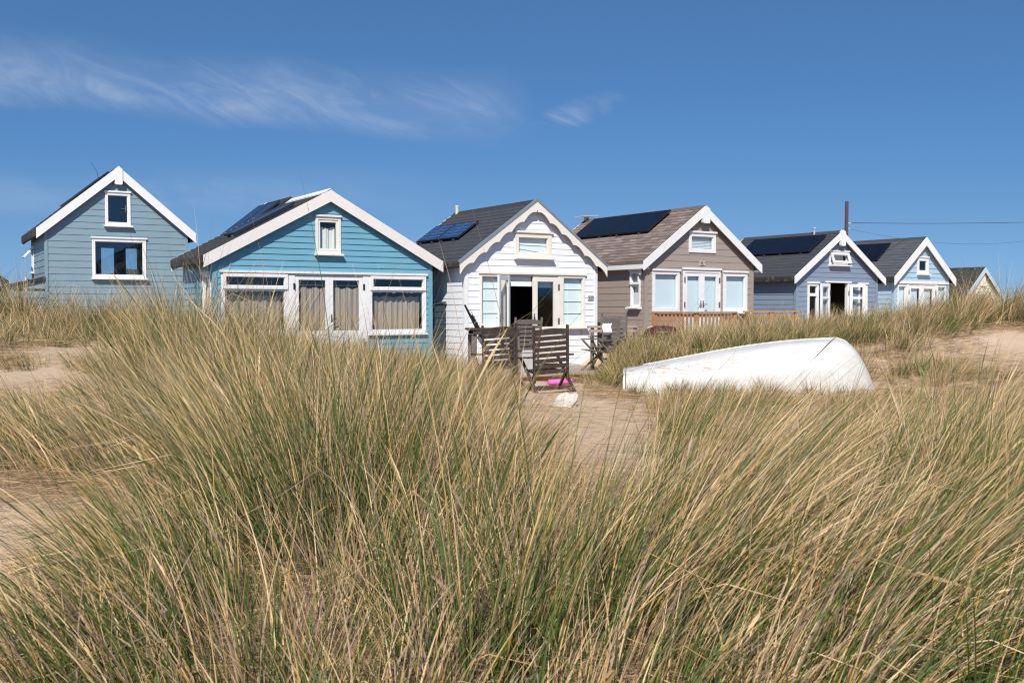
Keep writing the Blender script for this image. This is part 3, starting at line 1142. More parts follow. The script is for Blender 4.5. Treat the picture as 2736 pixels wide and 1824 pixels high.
for k in range(2):
    panel(h2, W2, 3.93, ms2, 1.20, 2.26, 2.40 + .80 * k, 3.18 + .80 * k, PV_NAVY, lift=.04)

# ---- white hut number 233
W3 = 3.4
h3, roof3, m3 = hut("white beach hut with cream scalloped barge boards, aqua blinds and one door open", (-.967, 20.89, 0), 33, W3, 3.25, .08, 3.645, 2.305, .17, .14, .215,
                    W_H3, CREAM, ROOF_CHAR, .1325, holes_f=[(.36, .87, .96, 2.05), (.90, 2.38, .10, 2.05), (2.43, 3.05, .955, 2.04), (1.24, 2.14, 2.44, 2.93)],
                    scallop=True, edge=FELTEDGE, edge_h=.10, phase=-.03, lap=.010, flash=LEAD, ridge_mat=ROOF_CHAR, corner=.055, corner_mat=WHITE)
mb = MB(Tfront)
mb.box(.315, 3.11, 2.058, 2.105, 0, .06)
mb.build("head_trim", CREAM, h3, bevel=.004)
mb = MB(Tfront)
mb.box(.88, .97, .10, 2.055, -.05, .035)
mb.box(2.345, 2.43, .10, 2.055, -.05, .035)
mb.box(.97, 2.345, 2.03, 2.055, -.05, .03)
mb.build("door_frame", CREAM, h3, bevel=.004)
window(h3, Tfront, .345, .878, .95, 2.056, fw=.05, mat=CREAM, back=('roman', BLIND2, 4, (.52,)), back_w=-.07, sill=.02)
window(h3, Tfront, 2.432, 3.075, .93, 2.056, fw=.055, mat=CREAM, back=('roman', BLIND2, 4, (2.66,)), back_w=-.07, sill=.05)
w_ = window(h3, Tfront, 1.215, 2.165, 2.43, 2.945, fw=.095, mat=CREAM, back=('flat', BLIND2), back_w=-.06, sill=.03, head=.03)
k = MB(Tfront)
for (za_, zb_, sl_) in ((2.70, 2.69, -.01), (2.62, 2.53, -.02)):
    k.add([(1.31, za_, -.045), (2.07, zb_, -.045), (2.07, zb_ + .03, -.058), (1.31, za_ + .03, -.058)], [(0, 1, 2, 3)])
k.build("blind_fold", BLINDW, w_)
T_ = lambda u, v, w: (1.685 + u, -w + .0, v)
d_ = door_leaf(h3, T_, .655, .14, 2.028, stile=.115, bottom=.80, mat=CREAM, gm_=GLASSD)
hinge(d_, T_, .665, 1.80, .035)
hinge(d_, T_, .665, 1.06, .035)
handle(d_, T_, .03, 1.14, .022, -1)
k = MB(T_)
k.quad((.06, 1.79, -.08), (.62, 1.79, -.08), (.62, 2.0, -.08), (.06, 2.0, -.08))
k.build("blind", BLINDW, d_)
cb, sb = math.cos(R(145)), math.sin(R(145))
T_ = lambda u, v, w: (1.06 + u * cb + w * sb, -.04 - u * sb + w * cb, v)
d_ = door_leaf(h3, T_, .60, .14, 2.028, stile=.10, bottom=.78)
handle(d_, T_, .56, 1.14, .022, -1)
handle(d_, lambda u, v, w: T_(u, v, -w), .56, 1.14, .022, -1)
mb = MB(Tfront)
mb.box(1.0, 1.70, 1.81, 1.91, -.10, -.06)
mb.box(1.0, 1.70, 1.915, 2.025, -.11, -.075)
mb.build("roller_blind", BLINDW, h3)
number(h3, 3.237, 1.573, .022, "233")
mb = MB()
mb.tube([(W3 / 2 - .05, 3.20, 3.55), (W3 / 2 - .05, 3.20, 3.79)], .042, 10)
mb.tube([(W3 / 2 - .05, 3.20, 3.77), (W3 / 2 - .05, 3.20, 3.81)], .05, 10)
mb.build("vent_pipe", PIPE, h3)
for k in range(2):
    panel(h3, W3, 3.645, m3, .56, 1.10, 1.21 + .99 * k, 2.17 + .99 * k, PV_BLUE, lift=.05)
mb = MB(Tfront)
mb.tube([(2.98, .875, .02), (2.98, .82, .05), (2.985, .76, .03)], .006, 5)
mb.build("hook", STEEL, h3)

# ---- taupe hut number 231
W4 = 3.4
h4, roof4, m4 = hut("taupe beach hut with brown shingle roof and a timber railing", (3.03, 22.94, 0), 33, W4, 4.4, .3, 3.728, 2.415, .15, .14, .20,
                    W_H4, WHITE, ROOF_BROWN, .153, holes_f=[(.22, .98, 1.30, 2.17), (1.15, 2.28, .3, 2.20), (2.44, 3.18, 1.27, 2.18), (1.33, 2.09, 2.68, 3.09)],
                    holes_l=[(.20, .50, 1.38, 2.17)], post=(.105, .40, .0), fascia=(WHITE, .12), phase=-.02, lap=.008, course=.125)
window(h4, Tfront, .185, 1.005, 1.26, 2.19, fw=.075, back=('flat', BLIND), back_w=-.06, sill=.0, head=.015)
window(h4, Tfront, 2.41, 3.21, 1.25, 2.19, fw=.085, back=('flat', BLIND), back_w=-.06, sill=.03, head=.015)
mb = MB(Tfront)
mb.box(1.12, 1.165, .36, 2.22, -.05, .035)
mb.box(2.265, 2.31, .36, 2.22, -.05, .035)
mb.box(1.165, 2.265, 2.17, 2.22, -.05, .035)
mb.box(1.10, 2.335, 2.235, 2.285, 0, .06)
df = mb.build("door_frame", WHITE, h4, bevel=.004)
for a, s in ((1.168, 1), (1.716, -1)):
    T_ = (lambda a_: (lambda u, v, w: (a_ + u, -w, v)))(a)
    d_ = door_leaf(h4, T_, .546, .38, 2.168, stile=.085, bottom=.30)
    k = MB(T_)
    k.quad((.04, .6, -.06), (.50, .6, -.06), (.50, 2.15, -.06), (.04, 2.15, -.06))
    k.build("blind", BLIND, d_)
    hu = -.01 if s == 1 else .556
    hinge(d_, T_, hu, 2.0, .03)
    hinge(d_, T_, hu, 1.42, .03)
    if s == 1:
        handle(d_, T_, .51, 1.43, .022, -1)
    else:
        handle(d_, T_, .035, 1.43, .022, 1, BLACKM)
w_ = window(h4, Tfront, 1.295, 2.15, 2.64, 3.10, fw=.08, back=('flat', BLIND), back_w=-.06, sill=.0, head=.02)
k = MB(Tfront)
for i in range(9):
    zz = 2.73 + i * .035
    k.box(1.36, 2.08, zz, zz + .004, -.05, -.04)
k.build("blind_slats", BLINDW, w_)
number(h4, 1.715, 2.395, .018, "231")
w_ = window(h4, Tleft, .165, .51, 1.37, 2.19, fw=.045, back=('flat', CURTAINW), back_w=-.06, sill=.04, head=.04, bars=((1.865, .03),))
window(w_, Tleft, .175, .50, 1.88, 2.18, fw=.04, wd=(.037, .06), sill=0, name="toplight", glaze=False)
mb = MB()
mb.tube([(-.05, .10, 2.24), (-.06, .10, 2.19)], .014, 8)
mb.tube([(-.06, .10, 2.19), (-.07, .10, 2.16), (-.075, .10, 2.11), (-.075, .10, 2.08)], [.02, .038, .036, .012], 10)
mb.build("wall_lamp", WHITE, h4, smooth=True)
for k in range(2):
    panel(h4, W4, 3.728, m4, .83, 1.57, .86 + 1.52 * k, 2.35 + 1.52 * k, PV_DARK, lift=.06)
mb = MB()
mb.box(W4 / 2 - .05, W4 / 2 + .05, 4.40, 4.50, 3.68, 3.80)
mb.prism([(W4 / 2 - .26, 3.80), (W4 / 2 + .26, 3.84), (W4 / 2 + .26, 3.865), (W4 / 2 - .26, 3.825)], 4.25, 4.65, lambda p, q_, hh: (p, hh, q_))
mb.build("roof_vent", GREYPLAST, h4)

# ---- slate blue hut
W5 = 3.4
h5, roof5, m5 = hut("slate blue beach hut with both white doors folded open", (7.53, 26.82, 0), 34, W5, 3.3, .3, 3.44, 2.195, .18, .14, .185,
                    W_H5, WHITE, ROOF_CHAR, .131, holes_f=[(.47, .85, .75, 1.98), (1.22, 2.14, .45, 2.03), (2.60, 2.94, .75, 1.98), (1.36, 2.05, 2.55, 2.84)],
                    post=(.09, .40, .03), edge=FELTEDGE, edge_h=.13, phase=-.03, lap=.011, corner=.06, ridge_mat=ROOF_SLATE)
mb = MB(Tfront)
mb.box(1.17, 2.23, 2.03, 2.075, 0, .06)
mb.box(1.20, 1.27, .45, 2.028, -.06, .04)
mb.box(2.08, 2.16, .45, 2.028, -.06, .04)
mb.build("door_frame", WHITE, h5, bevel=.004)
for a, b_ in ((.44, .88), (2.57, 2.96)):
    window(h5, Tfront, a, b_, .72, 2.0, fw=.065, bars=((1.70, .04),), back=('curtain', CURTAINW, a + .05, a + .20, 1.9), back_w=-.10, sill=.03, head=.02)
for hx, ang, s in ((1.27, 168, 1), (2.12, 16, -1)):
    c_, s_ = math.cos(R(ang)), math.sin(R(ang))
    T_ = (lambda hx_, c0, s0: (lambda u, v, w: (hx_ + u * c0 + w * s0, -.075 - u * s0 + w * c0, v)))(hx, c_, s_)
    d_ = door_leaf(h5, T_, .50, .50, 2.0, stile=.085, bottom=.28, rail=1.62)
    hinge(d_, T_, .0, 1.75, .02, BLACKM)
    hinge(d_, T_, .0, .75, .02, BLACKM)
fr = window(h5, Tfront, 1.31, 2.11, 2.53, 2.87, fw=.05, sill=.03, head=.03, back=('curtain', CURTAINW, 1.38, 2.03, 2.85), back_w=-.10, glaze=False)
cs5, sn5 = math.cos(R(20)), math.sin(R(20))


def Tawn(u, v, w):
    return (u, -.05 - (.30 - v) * sn5 - w * cs5, 2.845 - (.30 - v) * cs5 + w * sn5)


window(fr, Tawn, 1.33, 2.09, 0, .30, fw=.06, sill=0, name="sash", wd=(-.02, .025))
for k in range(2):
    panel(h5, W5, 3.44, m5, .74, 1.47, .18 + 1.30 * k, 1.46 + 1.30 * k, PV_DARK, lift=.05)
mb = MB()
mb.tube([(W5 / 2 - .08, .75, 3.36), (W5 / 2 - .08, .75, 3.55)], .028, 8)
mb.tube([(W5 / 2 - .08, .75, 3.55), (W5 / 2 - .08, .75, 3.59)], .05, 8)
mb.build("vent_pipe", GREYPLAST, h5)
mb = MB()
mb.box(1.35, 2.05, 2.6, 2.66, 1.15, 1.55)
mb.box(1.30, 2.10, 2.56, 2.60, 1.10, 1.18)
mb.box(1.30, 1.35, 2.60, 2.66, 1.15, 1.58)
mb.build("wall_cabinet", INNER, h5)
mb = MB()
mb.quad((.2, 2.9, .4), (3.2, 2.9, .4), (3.2, 2.9, 2.3), (.2, 2.9, 2.3))
mb.build("partition", INNER, h5)

# ---- pale blue hut
W6 = 3.0
h6, roof6, m6 = hut("pale blue beach hut with steep gable and small dark top window", (12.34, 32.68, 0), 34.5, W6, 3.4, .3, 3.67, 2.36, .17, .16, .265,
                    W_H6, WHITE, ROOF_SLATE, .155, holes_f=[(.19, .62, .6, 2.05), (.66, 2.31, .4, 2.10), (2.35, 2.82, .6, 2.05), (1.25, 1.80, 2.52, 2.96)],
                    edge=FELTEDGE, edge_h=.15, phase=-.03, lap=.016, corner=.07)
mb = MB(Tfront)
mb.box(.20, 2.97, 2.135, 2.22, 0, .06)
mb.build("head_trim", WHITE, h6, bevel=.004)
window(h6, Tfront, .165, .63, .58, 2.09, fw=.05, back=('flat', BLIND), back_w=-.06, sill=0)
window(h6, Tfront, 2.34, 2.86, .58, 2.09, fw=.05, back=('flat', BLIND), back_w=-.06, sill=0)
mb = MB(Tfront)
mb.box(.65, .76, .4, 2.125, -.05, .04)
mb.box(2.215, 2.325, .4, 2.125, -.05, .04)
mb.box(.76, 2.215, 2.10, 2.125, -.05, .04)
mb.build("door_frame", WHITE, h6, bevel=.004)
for a in (.762, 1.489):
    T_ = (lambda a_: (lambda u, v, w: (a_ + u, -w, v)))(a)
    d_ = door_leaf(h6, T_, .724, .42, 2.097, stile=.12, bottom=.3)
    k = MB(T_)
    k.quad((.10, .6, -.06), (.56, .6, -.06), (.56, 2.0, -.06), (.10, 2.0, -.06))
    k.build("blind", BLIND, d_)
    hinge(d_, T_, -.02 if a < 1 else .744, 1.86, .04)
window(h6, Tfront, 1.21, 1.83, 2.475, 3.0, fw=.10, sill=.03, head=.01, glass_mat=GLASSD)
for y0_, y1_ in ((.98, 1.55), (1.57, 2.35)):
    panel(h6, W6, 3.67, m6, .50, 1.25, y0_, y1_, PV_DARK, lift=.05)
mb = MB()
mb.tube([(W6 - .42, .9, 2.9), (W6 - .42, .9, 3.62)], .035, 8)
mb.tube([(W6 - .42, .9, 3.62), (W6 - .42, .9, 3.66)], .055, 8)
mb.build("vent_pipe", WHITE, h6)

# ---- small yellow hut beyond the dune
h7, roof7, m7 = hut("pale yellow beach hut with pale blue barge boards half hidden by the right dune", (20.45 - 1.07, 43.3, 0), 34.5, 2.6, 4.2, .2, 3.10, 1.85, .16, .16, .21,
                    W_H7, PALEBLUE, ROOF_MOSS, .14, phase=-.03, edge=FELTEDGE)
mb = MB(Tfront)
mb.box(1.10, 1.50, 2.32, 2.80, .03, .06)
mb.box(1.07, 1.53, 2.29, 2.32, .03, .08)
mb.build("shutter", W_H7, h7)

# ---- hut cut off by the left edge
h0, roof0, m0 = hut("teal beach hut with black roof, its corner just showing past the sage hut's lean-to", (-16.62, 25.35, 0), 31, 3.4, 3.2, .5, 3.5, 2.08, .16, .1, .09,
                    W_H0, BLACKM, ROOF_FELT, .15, corner=.05)

# ------------------------------------------------------------------ decks, railings, furniture
def local(o, yaw):
    c_, s_ = math.cos(R(yaw)), math.sin(R(yaw))
    return lambda u, y, z: (o[0] + u * c_ - y * s_, o[1] + u * s_ + y * c_, z)


# deck in front of the white hut
dk = thing("deck", "low bleached timber deck with orange edge before the white hut", "deck", (-.967, 20.89, 0), R(33))
mb = MB()
yb = -.035
i = 0
while yb > -2.25:
    xr = 3.95 - .9 * max(0, -yb - .6)
    mb.box(-.25, min(4.0, xr + .5), yb - .135, yb, .045 + .002 * (i % 2), .073 + .002 * (i % 2))
    yb -= .142
    i += 1
mb.build("deck_boards", WOOD_DECK, dk, bevel=.003)
mb = MB()
mb.box(-.25, 3.3, yb + .108, yb + .142, -.12, .07)
mb.build("edge_board", WOOD_ORANGE, dk)


def make_chair(name, label, wmat, loc, rz, roll=0.0, pitch_=0.0, recl=22, group="folding wooden garden chairs"):
    t = thing(name, label, "chair", loc, rz, group)
    t.rotation_euler = (R(pitch_), R(roll), rz)
    # the chair faces +y, its back towards -y
    w2 = .28
    a = R(recl)
    b0 = Vector((0, -.20, .33))
    up_ = Vector((0, -math.sin(a), math.cos(a)))
    for s in (-1, 1):
        mb = MB()
        p = b0 + Vector((s * (w2 + .0), 0, 0))
        mb.bar(p - up_ * .10, p + up_ * .78, .035, .045, (0, 1, 0))
        mb.build("back_post", wmat, t, bevel=.004)
    for k in range(8):
        mb = MB()
        z0 = .03 + k * .088
        c0 = b0 + up_ * (z0 + .03)
        hh = .062
        n = Vector((0, math.cos(a), math.sin(a)))
        if k == 7:
            pts = []
            for side in (-.009, .009):
                for i_ in range(9):
                    xx = -w2 + .02 + (2 * w2 - .04) * i_ / 8
                    pts.append(tuple(c0 + up_ * -.032 + n * side + Vector((xx, 0, 0))))
                for i_ in range(9):
                    xx = w2 - .02 - (2 * w2 - .04) * i_ / 8
                    pts.append(tuple(c0 + up_ * (.034 + .026 * math.cos(xx / w2 * 1.5)) + n * side + Vector((xx, 0, 0))))
            mb.add(pts, [tuple(range(18)), tuple(range(35, 17, -1))] + [(i_, (i_ + 1) % 18, 18 + (i_ + 1) % 18, 18 + i_) for i_ in range(18)])
        else:
            mb.bar(c0 + Vector((-w2 + .018, 0, 0)), c0 + Vector((w2 - .018, 0, 0)), .018, hh, tuple(up_))
        mb.build("back_slat", wmat, t, bevel=.003)
    for k in range(6):
        mb = MB()
        y = -.17 + k * .085
        z = .36 + .012 * k
        mb.box(-w2 + .03, w2 - .03, y, y + .062, z, z + .018)
        mb.build("seat_slat", wmat, t, bevel=.003)
    for s in (-1, 1):
        mb = MB()
        mb.bar((s * (w2 + .03), -.42, .0), (s * (w2 + .03), .24, .62), .03, .045, (1, 0, 0))
        mb.build("leg", wmat, t, bevel=.004)
        mb = MB()
        mb.bar((s * (w2 - .02), .30, .0), (s * (w2 - .02), -.22, .40), .03, .045, (1, 0, 0))
        mb.build("leg", wmat, t, bevel=.004)
        mb = MB()
        mb.prism([(s * (w2 + .06) - .035, -.30), (s * (w2 + .06) - .035, .22), (s * (w2 + .06) - .01, .26), (s * (w2 + .06) + .02, .26), (s * (w2 + .06) + .035, .20), (s * (w2 + .06) + .03, -.30), (s * (w2 + .06), -.34)],
                 .62, .645, lambda p_, q_, hh: (p_, q_, hh))
        mb.build("armrest", wmat, t, bevel=.005)
    mb = MB()
    mb.box(-w2 - .012, w2 + .012, -.405, -.38, .03, .085)
    mb.build("stretcher", wmat, t, bevel=.003)
    mb = MB()
    mb.box(-w2 - .012, w2 + .012, -.36, -.335, .13, .165)
    mb.build("stretcher", wmat, t, bevel=.003)
    return t


make_chair("folding_chair", "dark slatted folding chair standing on the sand just right of its twin", WOOD_DARK, (.565, 15.85, -.04), R(20), -3.5, -3, 10)
make_chair("folding_chair", "dark slatted folding chair half hidden behind long grass, beside the table's diagonal brace", WOOD_DARK, (-.22, 16.65, -.02), R(16), -4, -2, 12)
make_chair("folding_chair", "greyer slatted folding chair up on the deck by the open door", WOOD_GREY, (.17, 19.95, .075), R(24), 0, 0, 14)
make_chair("folding_chair", "silvered chair against the corner of the white hut with a cloth over it", WOOD_GREY, (1.80, 20.45, .075), R(118), 0, 0, 6)
make_chair("folding_chair", "taller silvered chair tucked behind the one with the cloth", WOOD_GREY, (2.02, 20.95, .12), R(150), 0, 0, 2)

mb = MB()
n = 10
pts = []
for i in range(n + 1):
    for j in range(7):
        x = -.09 + .18 * i / n
        s_ = j / 6
        yv = .03 - .10 * s_
        zv = (.03 * math.sin(s_ * math.pi * .9) + .02 - .26 * max(0, s_ - .35)) + .012 * math.sin(i * 2.1 + j)
        pts.append((x + .015 * math.sin(j * 1.3), yv, zv))
mb.add(pts, [(i * 7 + j, i * 7 + j + 1, (i + 1) * 7 + j + 1, (i + 1) * 7 + j) for i in range(n) for j in range(6)])
cl_ = mb.build("cloth", CLOTH, None, smooth=True, loc=(1.92, 20.35, .99))
cl_.rotation_euler = (0, 0, R(-12))
tag(cl_, "crumpled lilac and white cloth hung over the silvered chair back", "cloth")
sm = cl_.modifiers.new("thick", 'SOLIDIFY')
sm.thickness = .006

tb = thing("table", "dark wooden table with a diagonal brace left of the chairs", "table", (-.32, 17.5, 0), R(10))
mb = MB()
for k in range(5):
    mb.box(-.46, .46, -.30 + k * .122, -.30 + k * .122 + .115, .965, 1.0)
mb.build("table_top", WOOD_DARK, tb, bevel=.004)
mb = MB()
mb.box(-.40, .40, -.285, -.26, .89, .963)
mb.box(-.40, .40, .26, .285, .89, .963)
mb.build("apron", WOOD_DARK, tb, bevel=.003)
for sx in (-1, 1):
    for sy in (-1, 1):
        mb = MB()
        mb.box(sx * .37 - .045, sx * .37 + .045, sy * .22 - .035, sy * .22 + .035, -.02, .888)
        mb.build("leg", WOOD_GREY, tb, bevel=.005)
mb = MB()
mb.bar((-.30, -.20, .86), (-.02, -.20, .42), .05, .09, (0, 1, 0))
mb.build("brace", WOOD_GREY, tb, bevel=.004)

mb = MB()
mb.tube([(-.81, 17.3, 1.40), (-.62, 17.35, 1.03), (-.2, 17.4, .15)], [.016, .026, .03], 8)
mb.tube([(-.70, 17.29, 1.22), (-.56, 17.32, .96)], .035, 6)
for k in range(6):
    f_ = k / 6
    mb.tube([(-.74 + .16 * f_, 17.28, 1.30 - .3 * f_), (-.70 + .18 * f_, 17.27, 1.31 - .31 * f_), (-.70 + .17 * f_, 17.30, 1.27 - .3 * f_)], .005, 5)
tag(mb.build("fishing_rod", BLACKM, None), "thin dark rod leaning behind the table against the white hut", "rod")

bx = thing("planter", "small grey moulded box on the deck behind the front chair", "box", (.30, 19.38, .075), R(20))
mb = MB()
mb.prism([(-.13, 0), (.13, 0), (.15, .42), (-.15, .42)], -.10, .10, lambda p, q_, hh: (p, hh, q_))
mb.build("body", GREYPLAST, bx, bevel=.01)
mb = MB()
mb.box(-.16, .16, -.115, .115, .42, .46)
mb.build("rim", GREYPLAST, bx, bevel=.008)

mb = MB()
mb.tube([(-.23, 0, .05), (-.21, 0, .05), (.21, 0, .05), (.23, 0, .05)], [.03, .05, .05, .03], 14)
mb.tube([(-.23, 0, .05), (-.30, -.02, .06), (-.34, -.03, .03), (-.30, -.04, .0), (-.24, -.02, .02)], .008, 6)
pk = mb.build("rolled_mat", PINK, None, smooth=True, loc=(.88, 18.35, hgt(.88, 18.35) + .02))
pk.rotation_euler = (0, R(-2), R(12))
tag(pk, "bright pink rolled mat lying on the sand below the deck", "mat")

# dark stained storage box in the gap between the turquoise and white huts
sb_ = thing("storage_box", "dark teal boarded storage box in the gap between turquoise and white huts", "storage box", (-.967, 20.89, 0), R(33))
mb = MB()
mb.box(-.34, -.06, .75, 1.6, .05, 1.40)
mb.build("body", DARKTEAL, sb_)
mb = MB(lambda u, v, w: (u, .75 - w, v))
siding(mb, lambda z: (-.34, -.06), .05, 1.40, .13, [], (), .015)
mb.build("front_panel", DARKTEAL, sb_)
mb = MB()
mb.prism([(-.37, 1.405), (-.04, 1.45), (-.04, 1.48), (-.37, 1.435)], .72, 1.62, lambda p, q_, hh: (p, hh, q_))
mb.build("lid", DARKTEAL, sb_)

# rail between the white and taupe huts
rl = thing("fence", "faded pinkish timber rail on short posts between white and taupe huts", "fence", (1.62, 21.0, 0), R(8))
mb = MB()
mb.box(-.05, 1.02, -.05, .05, .93, .975)
mb.box(-.02, .99, -.02, .02, .84, .90)
mb.build("rail", WOOD_PINK, rl, bevel=.004)
for x in (.02, .42, .62, .93):
    mb = MB()
    mb.box(x, x + .07, -.018, .05, .0, .928)
    mb.build("post", WOOD_GREY, rl, bevel=.004)
mb = MB()
rr = random.Random(4)
for k in range(8):
    x0 = -.13 + k * .035
    pts = [(x0 + rr.uniform(-.012, .012), rr.uniform(-.004, .004), .006 + i * .012 + rr.uniform(0, .01)) for i in range(4)]
    mb.tube(pts, .004, 5)
mb.tube([(-.16, 0, .004), (.16, 0, .004)], .005, 5)
orn = mb.build("wire_ornament", BLACKM, None, loc=(2.18, 21.08, .977))
tag(orn, "small twisted wire ornament sitting on the faded timber rail", "ornament")

# railing and steps of the taupe hut
L4 = local((3.03, 22.94), 33)
rg = thing("railing", "orange timber railing with balusters on the taupe hut's porch", "railing", (3.03, 22.94, 0), R(33))
yr = -.95
xs0 = .42


def RX(u):     # shift along the front so the railing stands before the doors
    return u - .62 * .95 * .0


mb = MB()
mb.box(-.60, 1.88, yr - .07, yr + .07, 1.225, 1.262)
mb.build("handrail", WOOD_ORANGE, rg, bevel=.005)
mb = MB()
mb.box(-.56, 1.86, yr - .02, yr + .02, 1.14, 1.215)
mb.box(-.56, 1.86, yr - .02, yr + .02, .60, .66)
mb.build("rail", WOOD_ORANGE, rg, bevel=.004)
for u in (-.60, .62, 1.80):
    mb = MB()
    mb.box(u, u + .09, yr - .045, yr + .045, .3, 1.223)
    mb.build("post", WOOD_ORANGE, rg, bevel=.005)
for k in range(21):
    u = -.46 + k * .113
    if abs(u - .65) < .07 or u > 1.78:
        continue
    mb = MB()
    mb.box(u, u + .045, yr - .05, yr - .022, .60, 1.20)
    mb.build("baluster", WOOD_ORANGE, rg, bevel=.003)
mb = MB()
mb.bar((1.86, yr, 1.235), (2.45, yr - .12, .72), .10, .04, (0, 0, 1))
mb.build("stair_rail", WOOD_PINK, rg, bevel=.004)
mb = MB()
mb.box(-.60, 2.6, yr - .06, -.03, .28, .34)
mb.build("porch_floor", WOOD_DECK, rg)

bq = thing("barbecue", "maroon hooded barbecue standing before the orange railing", "barbecue", (3.02, 20.55, .42), R(5))
mb = MB()
prof = [(-.28, .34), (-.27, .42), (-.22, .50), (-.12, .535), (.12, .535), (.22, .52), (.28, .46), (.29, .34)]
mb.prism(prof, -.18, .18, lambda p, q_, hh: (p, hh, q_))
hood = mb.build("hood", MAROON, bq, bevel=.03)
mb = MB()
mb.tube([(-.12, -.185, .44), (-.10, -.22, .44), (.10, -.22, .44), (.12, -.185, .44)], .01, 6)
mb.build("handle", STEEL, hood)
mb = MB()
mb.box(-.03, .03, -.192, -.183, .485, .505)
mb.build("badge", STEEL, hood)
mb = MB()
mb.prism([(-.27, .335), (.28, .335), (.22, .20), (-.21, .20)], -.17, .17, lambda p, q_, hh: (p, hh, q_))
mb.build("firebox", BLACKM, bq, bevel=.015)
mb = MB()
mb.box(-.44, -.285, -.14, .14, .345, .37)
mb.build("side_shelf", MAROON, bq, bevel=.008)
for sx in (-1, 1):
    for sy in (-1, 1):
        mb = MB()
        mb.tube([(sx * .2, sy * .13, .22), (sx * .24, sy * .16, -.12)], .014, 6)
        mb.build("leg", BLACKM, bq)

rf = thing("railing", "low orange timber railing before the slate blue hut's wall", "railing", (5.55, 24.0, 0), R(6))
mb = MB()
mb.box(-.05, 1.33, -.06, .06, 1.235, 1.275)
mb.box(.0, 1.28, -.02, .02, 1.14, 1.20)
mb.build("handrail", WOOD_ORANGE, rf, bevel=.004)
for x in (.0, .58, 1.19):
    mb = MB()
    mb.box(x, x + .09, -.045, .045, .5, 1.233)
    mb.build("post", WOOD_ORANGE, rf, bevel=.004)
for k in range(11):
    x = .12 + k * .10
    if abs(x - .62) < .07:
        continue
    mb = MB()
    mb.box(x, x + .045, -.045, -.022, .6, 1.2)
    mb.build("baluster", WOOD_ORANGE, rf)

# pink timber frame in the gap at the left edge
pf = thing("timber_frame", "leaning bare timber post and rail in the gap by the teal hut", "timber frame", (-12.85, 26.4, 0), 0)
mb = MB()
mb.bar((-.42, 0, 1.76), (.12, 0, 1.83), .06, .06)
mb.build("rail", WOOD_PINK, pf)
mb = MB()
mb.bar((.10, 0, .7), (-.02, 0, 1.78), .06, .07)
mb.build("post", WOOD_PINK, pf)

fl = thing("flag", "small navy flag on a white staff beyond the lean-to roof", "flag", (-28.6, 60, 0), 0)
mb = MB()
mb.tube([(-.22, 0, .2), (-.22, 0, 3.15)], .03, 6)
mb.build("staff", WHITE, fl)
mb = MB()
pts = []
for i in range(9):
    x = -.19 + .05 * i
    pts += [(x, .03 * math.sin(i), 2.86 - .012 * i), (x, .03 * math.sin(i + .4), 3.12 - .022 * i)]
mb.add(pts, [(2 * i, 2 * i + 2, 2 * i + 3, 2 * i + 1) for i in range(8)])
mb.build("cloth", NAVYCLOTH, fl, smooth=True)

# utility pole and its wires
up_o = thing("utility_pole", "dark wooden utility pole rising behind the slate blue hut's gable", "utility pole", (10.55, 32.0, 0), 0)
mb = MB()
mb.tube([(0, 0, 0), (0, 0, 2.5), (.01, 0, 4.70)], [.075, .062, .055], 12)
mb.build("shaft", WOOD_POLE, up_o, smooth=True)
mb = MB()
mb.tube([(.06, -.03, 4.02), (.13, -.05, 4.0)], .02, 6)
mb.tube([(.06, .02, 3.85), (.12, .0, 3.83)], .018, 6)
mb.build("insulator", GREYPLAST, up_o)


def cable(p0, p1, sag, r, n=24):
    p0, p1 = Vector(p0), Vector(p1)
    return [tuple(p0.lerp(p1, i / n) - Vector((0, 0, sag * 4 * (i / n) * (1 - i / n)))) for i in range(n + 1)]


mb = MB()
mb.tube(cable((10.63, 31.95, 4.02), (30, 44.0, 5.45), .16, .014), .008, 5)
tag(mb.build("overhead_wire", BLACKM, None), "upper thicker overhead wire running right from the pole", "wire", "overhead wires on the pole")
mb = MB()
mb.tube(cable((10.62, 32.0, 3.84), (26, 46.0, 5.0), .62, .007), .0035, 5)
tag(mb.build("overhead_wire", BLACKM, None), "lower thin sagging overhead wire right of the pole", "wire", "overhead wires on the pole")
mb = MB()
mb.tube(cable((10.5, 31.95, 3.84), (9.05, 28.9, 3.42), .02, .012), .012, 5)
tag(mb.build("overhead_wire", BLACKM, None), "short slanting wire from the pole down to the slate blue hut's ridge", "wire", "overhead wires on the pole")

# ------------------------------------------------------------------ the upturned boat
m, nt, b = new_mat("old white gelcoat")
v = coords(nt)
base_c = nmix(nt, nrange(nt, nnoise(nt, nmap(nt, v, (1.5, 5, 5)), 1.4, 6, 0.6), 0.4, 0.75), (0.64, 0.625, 0.59), (0.55, 0.51, 0.45))
sepn = nt.nodes.new('ShaderNodeSeparateXYZ')
nt.links.new(v, sepn.inputs[0])
near = nt.nodes.new('ShaderNodeMath')
near.operation = 'MULTIPLY'
nt.links.new(nrange(nt, sepn.outputs[2], .30, .42), near.inputs[0])
nt.links.new(nrange(nt, sepn.outputs[2], .62, .52), near.inputs[1])
near2 = nt.nodes.new('ShaderNodeMath')
near2.operation = 'MULTIPLY'
nt.links.new(near.outputs[0], near2.inputs[0])
nt.links.new(nrange(nt, sepn.outputs[0], 2.2, 1.5), near2.inputs[1])
pf_ = nt.nodes.new('ShaderNodeMath')
pf_.operation = 'MULTIPLY'
nt.links.new(nrange(nt, nnoise(nt, nmap(nt, v, (2.0, 9, 16)), 1.6, 6, 0.65, .5), 0.565, 0.60), pf_.inputs[0])
nt.links.new(near2.outputs[0], pf_.inputs[1])
c = nmix(nt, pf_.outputs[0], base_c, (0.40, 0.31, 0.24))
nt.links.new(c, b.inputs['Base Color'])
